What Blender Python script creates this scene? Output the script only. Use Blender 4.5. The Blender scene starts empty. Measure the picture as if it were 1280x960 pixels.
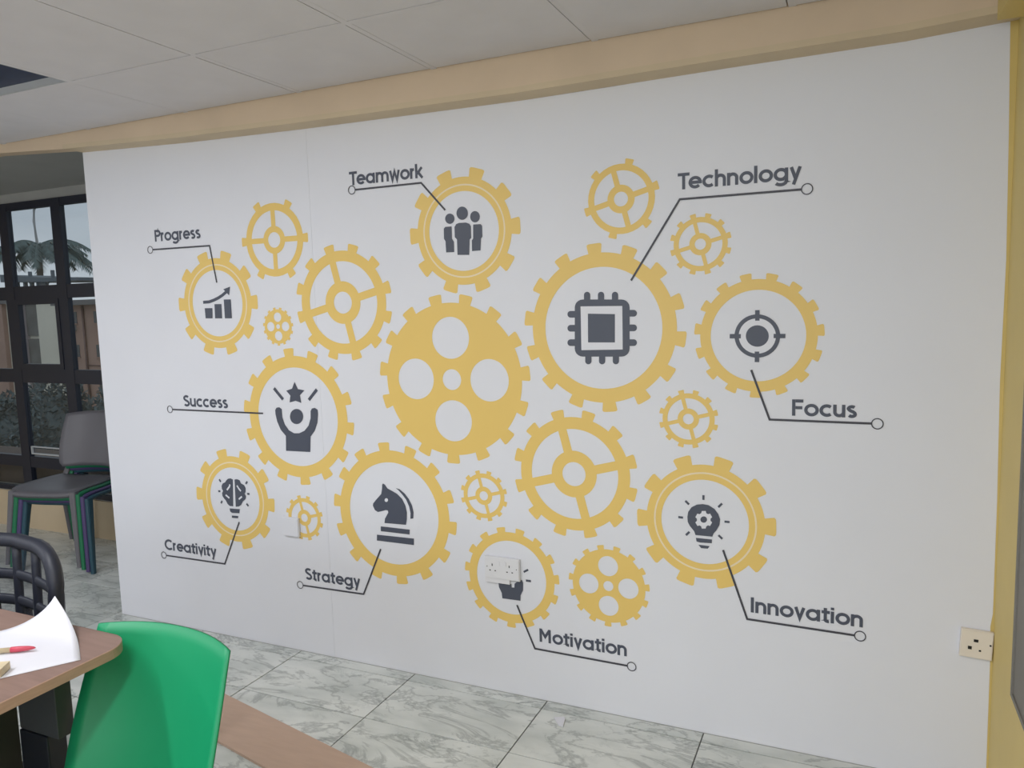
import bpy, bmesh, math, random
from mathutils import Vector, Matrix
random.seed(7)
SC = bpy.context.scene
COL = SC.collection

# ---------------------------------------------------------------- camera
YAW, PITCH, ROLL, FPX = -0.4277, -0.1072, -0.0282, 951.4
cd = bpy.data.cameras.new('camera'); cam = bpy.data.objects.new('camera', cd); COL.objects.link(cam)
cd.sensor_fit = 'HORIZONTAL'; cd.sensor_width = 36.0; cd.lens = FPX / 1280 * 36.0
cd.clip_start = 0.02; cd.clip_end = 400
fwd = Vector((math.sin(YAW)*math.cos(PITCH), math.cos(YAW)*math.cos(PITCH), math.sin(PITCH)))
rt = Vector((math.cos(YAW), -math.sin(YAW), 0)); up = rt.cross(fwd)
r2 = rt*math.cos(ROLL) + up*math.sin(ROLL); u2 = -rt*math.sin(ROLL) + up*math.cos(ROLL)
mw = Matrix((r2, u2, -fwd)).transposed().to_4x4(); mw.translation = Vector((0, -2.557, 1.519))
cam.matrix_world = mw
SC.camera = cam

# ---------------------------------------------------------------- sky, lights, exposure
SC.view_settings.view_transform = 'Standard'; SC.view_settings.look = 'None'
SC.view_settings.gamma = 1; SC.view_settings.use_curve_mapping = False
SC.view_settings.exposure = 0.0
w = bpy.data.worlds.new('overcast_sky'); SC.world = w; w.use_nodes = True
nt = w.node_tree; nt.nodes.clear()
wo = nt.nodes.new('ShaderNodeOutputWorld'); bg = nt.nodes.new('ShaderNodeBackground')
tc = nt.nodes.new('ShaderNodeTexCoord'); nz = nt.nodes.new('ShaderNodeTexNoise'); cr = nt.nodes.new('ShaderNodeValToRGB')
mp = nt.nodes.new('ShaderNodeMapping'); mp.inputs['Scale'].default_value = (1, 1, 3)
nz.inputs['Scale'].default_value = 2.2; nz.inputs['Detail'].default_value = 4
cr.color_ramp.elements[0].position = .35; cr.color_ramp.elements[0].color = (.38, .42, .47, 1)
cr.color_ramp.elements[1].position = .68; cr.color_ramp.elements[1].color = (.56, .60, .64, 1)
nt.links.new(tc.outputs['Generated'], mp.inputs[0]); nt.links.new(mp.outputs[0], nz.inputs['Vector'])
nt.links.new(nz.outputs['Fac'], cr.inputs[0]); nt.links.new(cr.outputs[0], bg.inputs[0])
bg.inputs[1].default_value = 1.15
nt.links.new(bg.outputs[0], wo.inputs[0])

def area(name, loc, target, sx, sy, power, color):
    l = bpy.data.lights.new(name, 'AREA'); l.shape = 'RECTANGLE'; l.size = sx; l.size_y = sy
    l.energy = power; l.color = color
    o = bpy.data.objects.new(name, l); COL.objects.link(o); o.location = loc
    o.rotation_euler = (Vector(target) - Vector(loc)).to_track_quat('-Z', 'Y').to_euler()
    return o
# daylight through the long window in the wall behind the camera, and through the left window wall
area('window_daylight', (-1.6, -5.93, 1.45), (-.8, 0, .95), 3.6, 1.2, 68, (.86, .92, 1))
area('left_window_daylight', (-6.9, -3.0, 1.4), (0, -2.2, 1.0), 2.6, 1.3, 12, (.86, .92, 1))
# the room's fluorescent ceiling fittings, behind and beside the camera
for lx, ly in ((-.75, -2.9), (-2.4, -2.1), (-4.6, -2.4)):
    area('ceiling_light', (lx, ly, 2.335), (lx, ly, 0), .14, 1.15, 29, (.94, .955, 1))

# ---------------------------------------------------------------- helpers
def mat(name, col, rough=.6, metal=0, var=0, scale=8, spec=.5, bump=0, stretch=None, col2=None):
    m = bpy.data.materials.new(name); m.use_nodes = True; t = m.node_tree; b = t.nodes['Principled BSDF']
    b.inputs['Base Color'].default_value = (*col, 1); b.inputs['Roughness'].default_value = rough
    b.inputs['Metallic'].default_value = metal; b.inputs['Specular IOR Level'].default_value = spec
    if var or bump or col2:
        c = t.nodes.new('ShaderNodeTexCoord'); n = t.nodes.new('ShaderNodeTexNoise'); n.inputs['Scale'].default_value = scale; n.inputs['Detail'].default_value = 5
        mpp = t.nodes.new('ShaderNodeMapping'); t.links.new(c.outputs['Object'], mpp.inputs[0]); t.links.new(mpp.outputs[0], n.inputs['Vector'])
        if stretch: mpp.inputs['Scale'].default_value = stretch
        if var or col2:
            r = t.nodes.new('ShaderNodeValToRGB'); r.color_ramp.elements[0].position = .3; r.color_ramp.elements[1].position = .7
            r.color_ramp.elements[0].color = (*(x*(1-var) for x in col), 1)
            r.color_ramp.elements[1].color = (*(col2 if col2 else [min(1, x*(1+var)) for x in col]), 1)
            t.links.new(n.outputs['Fac'], r.inputs[0]); t.links.new(r.outputs[0], b.inputs['Base Color'])
        if bump:
            bn = t.nodes.new('ShaderNodeBump'); bn.inputs['Strength'].default_value = bump; bn.inputs['Distance'].default_value = .01
            t.links.new(n.outputs['Fac'], bn.inputs['Height']); t.links.new(bn.outputs[0], b.inputs['Normal'])
    return m

def marble():
    m = bpy.data.materials.new('marble_tile'); m.use_nodes = True; t = m.node_tree; b = t.nodes['Principled BSDF']
    L = t.links.new; N = t.nodes.new
    g = N('ShaderNodeNewGeometry'); oi = N('ShaderNodeObjectInfo')
    vm = N('ShaderNodeVectorMath'); vm.operation = 'SCALE'; cb = N('ShaderNodeCombineXYZ')
    L(oi.outputs['Random'], cb.inputs[0]); L(oi.outputs['Random'], cb.inputs[2])
    L(cb.outputs[0], vm.inputs[0]); vm.inputs['Scale'].default_value = 23
    ad = N('ShaderNodeVectorMath'); ad.operation = 'ADD'; L(g.outputs['Position'], ad.inputs[0]); L(vm.outputs[0], ad.inputs[1])
    mp = N('ShaderNodeMapping'); mp.inputs['Rotation'].default_value = (0, 0, math.radians(-38)); mp.inputs['Scale'].default_value = (1, 2.3, 1)
    L(ad.outputs[0], mp.inputs[0])
    def vein(scale, dist, lo, hi):
        n = N('ShaderNodeTexNoise'); n.inputs['Scale'].default_value = scale; n.inputs['Detail'].default_value = 9; n.inputs['Roughness'].default_value = .62
        n.inputs['Distortion'].default_value = dist
        L(mp.outputs[0], n.inputs['Vector'])
        s = N('ShaderNodeMath'); s.operation = 'SUBTRACT'; L(n.outputs['Fac'], s.inputs[0]); s.inputs[1].default_value = .5
        a = N('ShaderNodeMath'); a.operation = 'ABSOLUTE'; L(s.outputs[0], a.inputs[0])
        r = N('ShaderNodeMapRange'); r.inputs['From Min'].default_value = lo; r.inputs['From Max'].default_value = hi
        r.inputs['To Min'].default_value = 1; r.inputs['To Max'].default_value = 0
        L(a.outputs[0], r.inputs['Value']); return r.outputs[0]
    v1 = vein(2.4, .55, 0.0, .026); v2 = vein(6.5, .8, 0.0, .03)
    msk = N('ShaderNodeTexNoise'); msk.inputs['Scale'].default_value = 2.6; msk.inputs['Detail'].default_value = 3; L(mp.outputs[0], msk.inputs['Vector'])
    mr = N('ShaderNodeMapRange'); mr.inputs['From Min'].default_value = .46; mr.inputs['From Max'].default_value = .66; L(msk.outputs['Fac'], mr.inputs['Value'])
    def mul(a, bb):
        k = N('ShaderNodeMath'); k.operation = 'MULTIPLY'; L(a, k.inputs[0])
        if isinstance(bb, float): k.inputs[1].default_value = bb
        else: L(bb, k.inputs[1])
        return k.outputs[0]
    cl = N('ShaderNodeTexNoise'); cl.inputs['Scale'].default_value = 4; cl.inputs['Detail'].default_value = 6; L(mp.outputs[0], cl.inputs['Vector'])
    base = N('ShaderNodeValToRGB'); base.color_ramp.elements[0].position = .3; base.color_ramp.elements[0].color = (.50, .53, .505, 1)
    base.color_ramp.elements[1].position = .62; base.color_ramp.elements[1].color = (.70, .72, .69, 1)
    L(cl.outputs['Fac'], base.inputs[0])
    m1 = N('ShaderNodeMix'); m1.data_type = 'RGBA'; L(mul(v2, mul(mr.outputs[0], .75)), m1.inputs[0]); L(base.outputs[0], m1.inputs[6]); m1.inputs[7].default_value = (.22, .25, .24, 1)
    m2 = N('ShaderNodeMix'); m2.data_type = 'RGBA'; L(mul(v1, .5), m2.inputs[0]); L(m1.outputs[2], m2.inputs[6]); m2.inputs[7].default_value = (.17, .19, .185, 1)
    L(m2.outputs[2], b.inputs['Base Color']); b.inputs['Roughness'].default_value = .28; b.inputs['Specular IOR Level'].default_value = .4
    return m

def glassmat(name, tint, refl=.06):
    m = bpy.data.materials.new(name); m.use_nodes = True; t = m.node_tree; t.nodes.clear()
    o = t.nodes.new('ShaderNodeOutputMaterial'); tr = t.nodes.new('ShaderNodeBsdfTransparent'); gl = t.nodes.new('ShaderNodeBsdfGlossy'); mx = t.nodes.new('ShaderNodeMixShader')
    tr.inputs[0].default_value = (*tint, 1); gl.inputs['Roughness'].default_value = .03; mx.inputs[0].default_value = refl
    t.links.new(tr.outputs[0], mx.inputs[1]); t.links.new(gl.outputs[0], mx.inputs[2]); t.links.new(mx.outputs[0], o.inputs[0]); return m

def veil(name, col, opacity):
    m = bpy.data.materials.new(name); m.use_nodes = True; t = m.node_tree; b = t.nodes['Principled BSDF']
    b.inputs['Base Color'].default_value = (*col, 1); b.inputs['Roughness'].default_value = .9; b.inputs['Alpha'].default_value = opacity; return m

def link(name, me, m, parent=None, loc=None):
    o = bpy.data.objects.new(name, me); COL.objects.link(o)
    if m is not None and not me.materials: me.materials.append(m)
    if parent: o.parent = parent
    if loc: o.location = loc
    return o
def tag(o, label=None, cat=None, group=None, kind=None):
    if label: o['label'] = label
    if cat: o['category'] = cat
    if group: o['group'] = group
    if kind: o['kind'] = kind
    return o
def empty(name, loc, rz=0):
    o = bpy.data.objects.new(name, None); COL.objects.link(o); o.location = loc; o.rotation_euler = (0, 0, rz); o.empty_display_size = .1; return o
def bm_mesh(bm, name='m', smooth=False):
    bmesh.ops.recalc_face_normals(bm, faces=bm.faces[:])
    me = bpy.data.meshes.new(name); bm.to_mesh(me); bm.free()
    if smooth:
        for p in me.polygons: p.use_smooth = True
    return me
def box_into(bm, x0, x1, y0, y1, z0, z1, M=None):
    vs = [bm.verts.new(Vector(c)) for c in ((x0,y0,z0),(x1,y0,z0),(x1,y1,z0),(x0,y1,z0),(x0,y0,z1),(x1,y0,z1),(x1,y1,z1),(x0,y1,z1))]
    if M is not None:
        for v in vs: v.co = M @ v.co
    for f in ((0,3,2,1),(4,5,6,7),(0,1,5,4),(1,2,6,5),(2,3,7,6),(3,0,4,7)): bm.faces.new([vs[i] for i in f])
    return vs
def box(name, x0, x1, y0, y1, z0, z1, m, parent=None, bev=0, M=None):
    bm = bmesh.new(); box_into(bm, x0, x1, y0, y1, z0, z1, M)
    if bev: bmesh.ops.bevel(bm, geom=bm.edges[:], offset=bev, segments=2, affect='EDGES', profile=.6)
    return link(name, bm_mesh(bm), m, parent)
def prism(name, poly, a0, a1, m, parent=None, axis='z', bev=0):
    """poly in the plane across the axis; z: (x,y); y: (x,z); x: (y,z)"""
    def P(u, v, a): return (u, v, a) if axis == 'z' else (u, a, v) if axis == 'y' else (a, u, v)
    bm = bmesh.new(); A = [bm.verts.new(P(u, v, a0)) for u, v in poly]; B = [bm.verts.new(P(u, v, a1)) for u, v in poly]
    bm.faces.new(A); bm.faces.new(B[::-1]); n = len(poly)
    for i in range(n): bm.faces.new((A[i], B[i], B[(i+1) % n], A[(i+1) % n]))
    if bev: bmesh.ops.bevel(bm, geom=[e for e in bm.edges], offset=bev, segments=2, affect='EDGES')
    bmesh.ops.triangulate(bm, faces=[f for f in bm.faces if len(f.verts) > 4])
    return link(name, bm_mesh(bm), m, parent)
def tube_into(bm, pts, rad, n=8, cap=True, flat=1):
    pts = [Vector(p) for p in pts]; rings = []
    rad = rad if isinstance(rad, (list, tuple)) else [rad]*len(pts)
    for i, p in enumerate(pts):
        d = (pts[min(i+1, len(pts)-1)] - pts[max(i-1, 0)]).normalized()
        a = d.cross(Vector((0, 0, 1))); a = a.normalized() if a.length > .05 else Vector((1, 0, 0)); b = d.cross(a).normalized()
        rings.append([bm.verts.new(p + a*rad[i]*math.cos(2*math.pi*k/n) + b*rad[i]*flat*math.sin(2*math.pi*k/n)) for k in range(n)])
    for r, s in zip(rings, rings[1:]):
        for k in range(n): bm.faces.new((r[k], r[(k+1) % n], s[(k+1) % n], s[k]))
    if cap: bm.faces.new(rings[0]); bm.faces.new(rings[-1][::-1])
def tube(name, pts, rad, m, parent=None, n=10, flat=1):
    bm = bmesh.new(); tube_into(bm, pts, rad, n, flat=flat); return link(name, bm_mesh(bm, smooth=True), m, parent)
def rounded(x0, x1, y0, y1, r, n=6):
    o = []
    for cx, cy, a0 in ((x1-r, y0+r, -90), (x1-r, y1-r, 0), (x0+r, y1-r, 90), (x0+r, y0+r, 180)):
        for k in range(n+1):
            a = math.radians(a0 + 90*k/n); o.append((cx + r*math.cos(a), cy + r*math.sin(a)))
    return o

# ---------------------------------------------------------------- materials
M = dict(
    paint_yellow=mat('yellow_paint', (.66, .50, .17), .55, var=.05, scale=3),
    paint_cream=mat('cream_paint', (.62, .50, .34), .6, var=.05, scale=4),
    paint_peach=mat('peach_paint', (.66, .515, .37), .6, var=.05, scale=4),
    film_grey=mat('grey_white_paint', (.50, .50, .48), .8, var=.03, scale=3),
    plaster=mat('grey_plaster', (.36, .36, .35), .85, var=.05, scale=4),
    tile_w=mat('ceiling_tile_board', (.65, .635, .66), .9, var=.03, scale=6, bump=.1),
    tbar=mat('ceiling_grid_metal', (.70, .70, .69), .5),
    gap=mat('dark_gap', (.05, .05, .05), .9),
    navy=mat('navy_panel', (.030, .042, .085), .5, var=.15, scale=15),
    grout=mat('dark_grout', (.12, .125, .12), .9, var=.2, scale=40),
    marble=marble(),
    vinyl=mat('white_vinyl', (.77, .78, .835), .42, var=.012, scale=2.5, spec=.35),
    vinyl_pale=mat('white_print', (.77, .78, .835), .42, spec=.35),
    gold=mat('golden_yellow_print', (.83, .585, .175), .42, var=.015, scale=3, spec=.35),
    ring=mat('pale_peach_print', (.86, .72, .50), .42, spec=.35),
    ink=mat('charcoal_print', (.082, .092, .125), .42, spec=.35),
    inkline=mat('black_print', (.06, .06, .075), .42, spec=.35),
    plastic_w=mat('white_plastic', (.77, .77, .80), .35),
    plastic_c=mat('cream_plastic', (.80, .73, .64), .35),
    hole=mat('black_slot', (.012, .012, .012), .8),
    alu=mat('black_window_metal', (.009, .012, .026), .4),
    glass=glassmat('window_glass', (.90, .93, .94), .05),
    wood_top=mat('brown_laminate_top', (.255, .165, .135), .38, var=.14, scale=5, stretch=(1, 12, 1)),
    wood_edge=mat('brown_edge_band', (.46, .29, .225), .45, var=.07, scale=6, stretch=(4, 4, 30)),
    board=mat('brown_board', (.50, .35, .265), .5, var=.05, scale=4, stretch=(2, 10, 1)),
    slate=mat('slate_bracket', (.045, .05, .058), .6),
    steel_k=mat('black_steel', (.012, .015, .024), .45),
    panel_d=mat('dark_panel', (.035, .036, .034), .6),
    mesh_k=mat('black_chair_plastic', (.016, .019, .032), .5),
    veil=veil('black_mesh_fabric', (.03, .035, .05), .38),
    fabric_k=mat('black_fabric', (.02, .023, .032), .95, bump=.3, scale=200),
    chrome=mat('chrome', (.6, .6, .62), .2, metal=1),
    green=mat('green_plastic', (.005, .29, .12), .48, var=.03, scale=3),
    grey=mat('grey_plastic', (.135, .13, .145), .42, var=.04, scale=3),
    purple=mat('purple_plastic', (.075, .05, .15), .42),
    dgreen=mat('dark_green_plastic', (.01, .16, .07), .42),
    teal=mat('teal_plastic', (.02, .07, .10), .42),
    paper=mat('white_paper', (.72, .72, .77), .8, spec=.2),
    wood_l=mat('pale_wood', (.66, .55, .37), .55, var=.1, scale=10, stretch=(1, 8, 8)),
    red=mat('pink_red_paint', (.56, .06, .10), .35),
    greyboard=mat('grey_board', (.20, .185, .16), .7, var=.08, scale=6),
    peach_b=mat('peach_render', (.42, .275, .225), .9, var=.08, scale=.6),
    cream_b=mat('cream_render', (.76, .72, .62), .9, var=.05, scale=.5),
    pink_b=mat('pale_pink_render', (.56, .48, .48), .9),
    dark_b=mat('weathered_grey_glazing', (.16, .16, .155), .7, var=.25, scale=.8),
    roofm=mat('grey_roof', (.17, .165, .17), .8, var=.1, scale=1),
    win_b=mat('dark_window', (.07, .08, .09), .3),
    pipe_b=mat('brown_pipe', (.20, .12, .11), .6),
    ac=mat('grey_white_metal', (.36, .36, .37), .6),
    canopy=mat('slate_canopy', (.13, .16, .19), .7),
    leaf=mat('hazed_leaf', (.075, .11, .12), .6, var=.3, scale=1.5),  # leaf colour made paler and bluer to imitate haze
    palm=mat('grey_green_frond', (.10, .15, .15), .6, var=.3, scale=2),
    bark=mat('grey_bark', (.18, .16, .14), .9, var=.2, scale=4),
    lampm=mat('galvanised_pole', (.42, .42, .42), .5),
    soil=mat('dull_ground', (.10, .12, .10), .95, var=.3, scale=.5),
    reflection_b=mat('brown_pane_reflection', (.10, .075, .065), .8, var=.1, scale=3),  # brown reflection in the lowest panes, given as a flat colour
    frame_l=mat('pale_grey_metal', (.45, .46, .47), .5),
)

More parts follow.
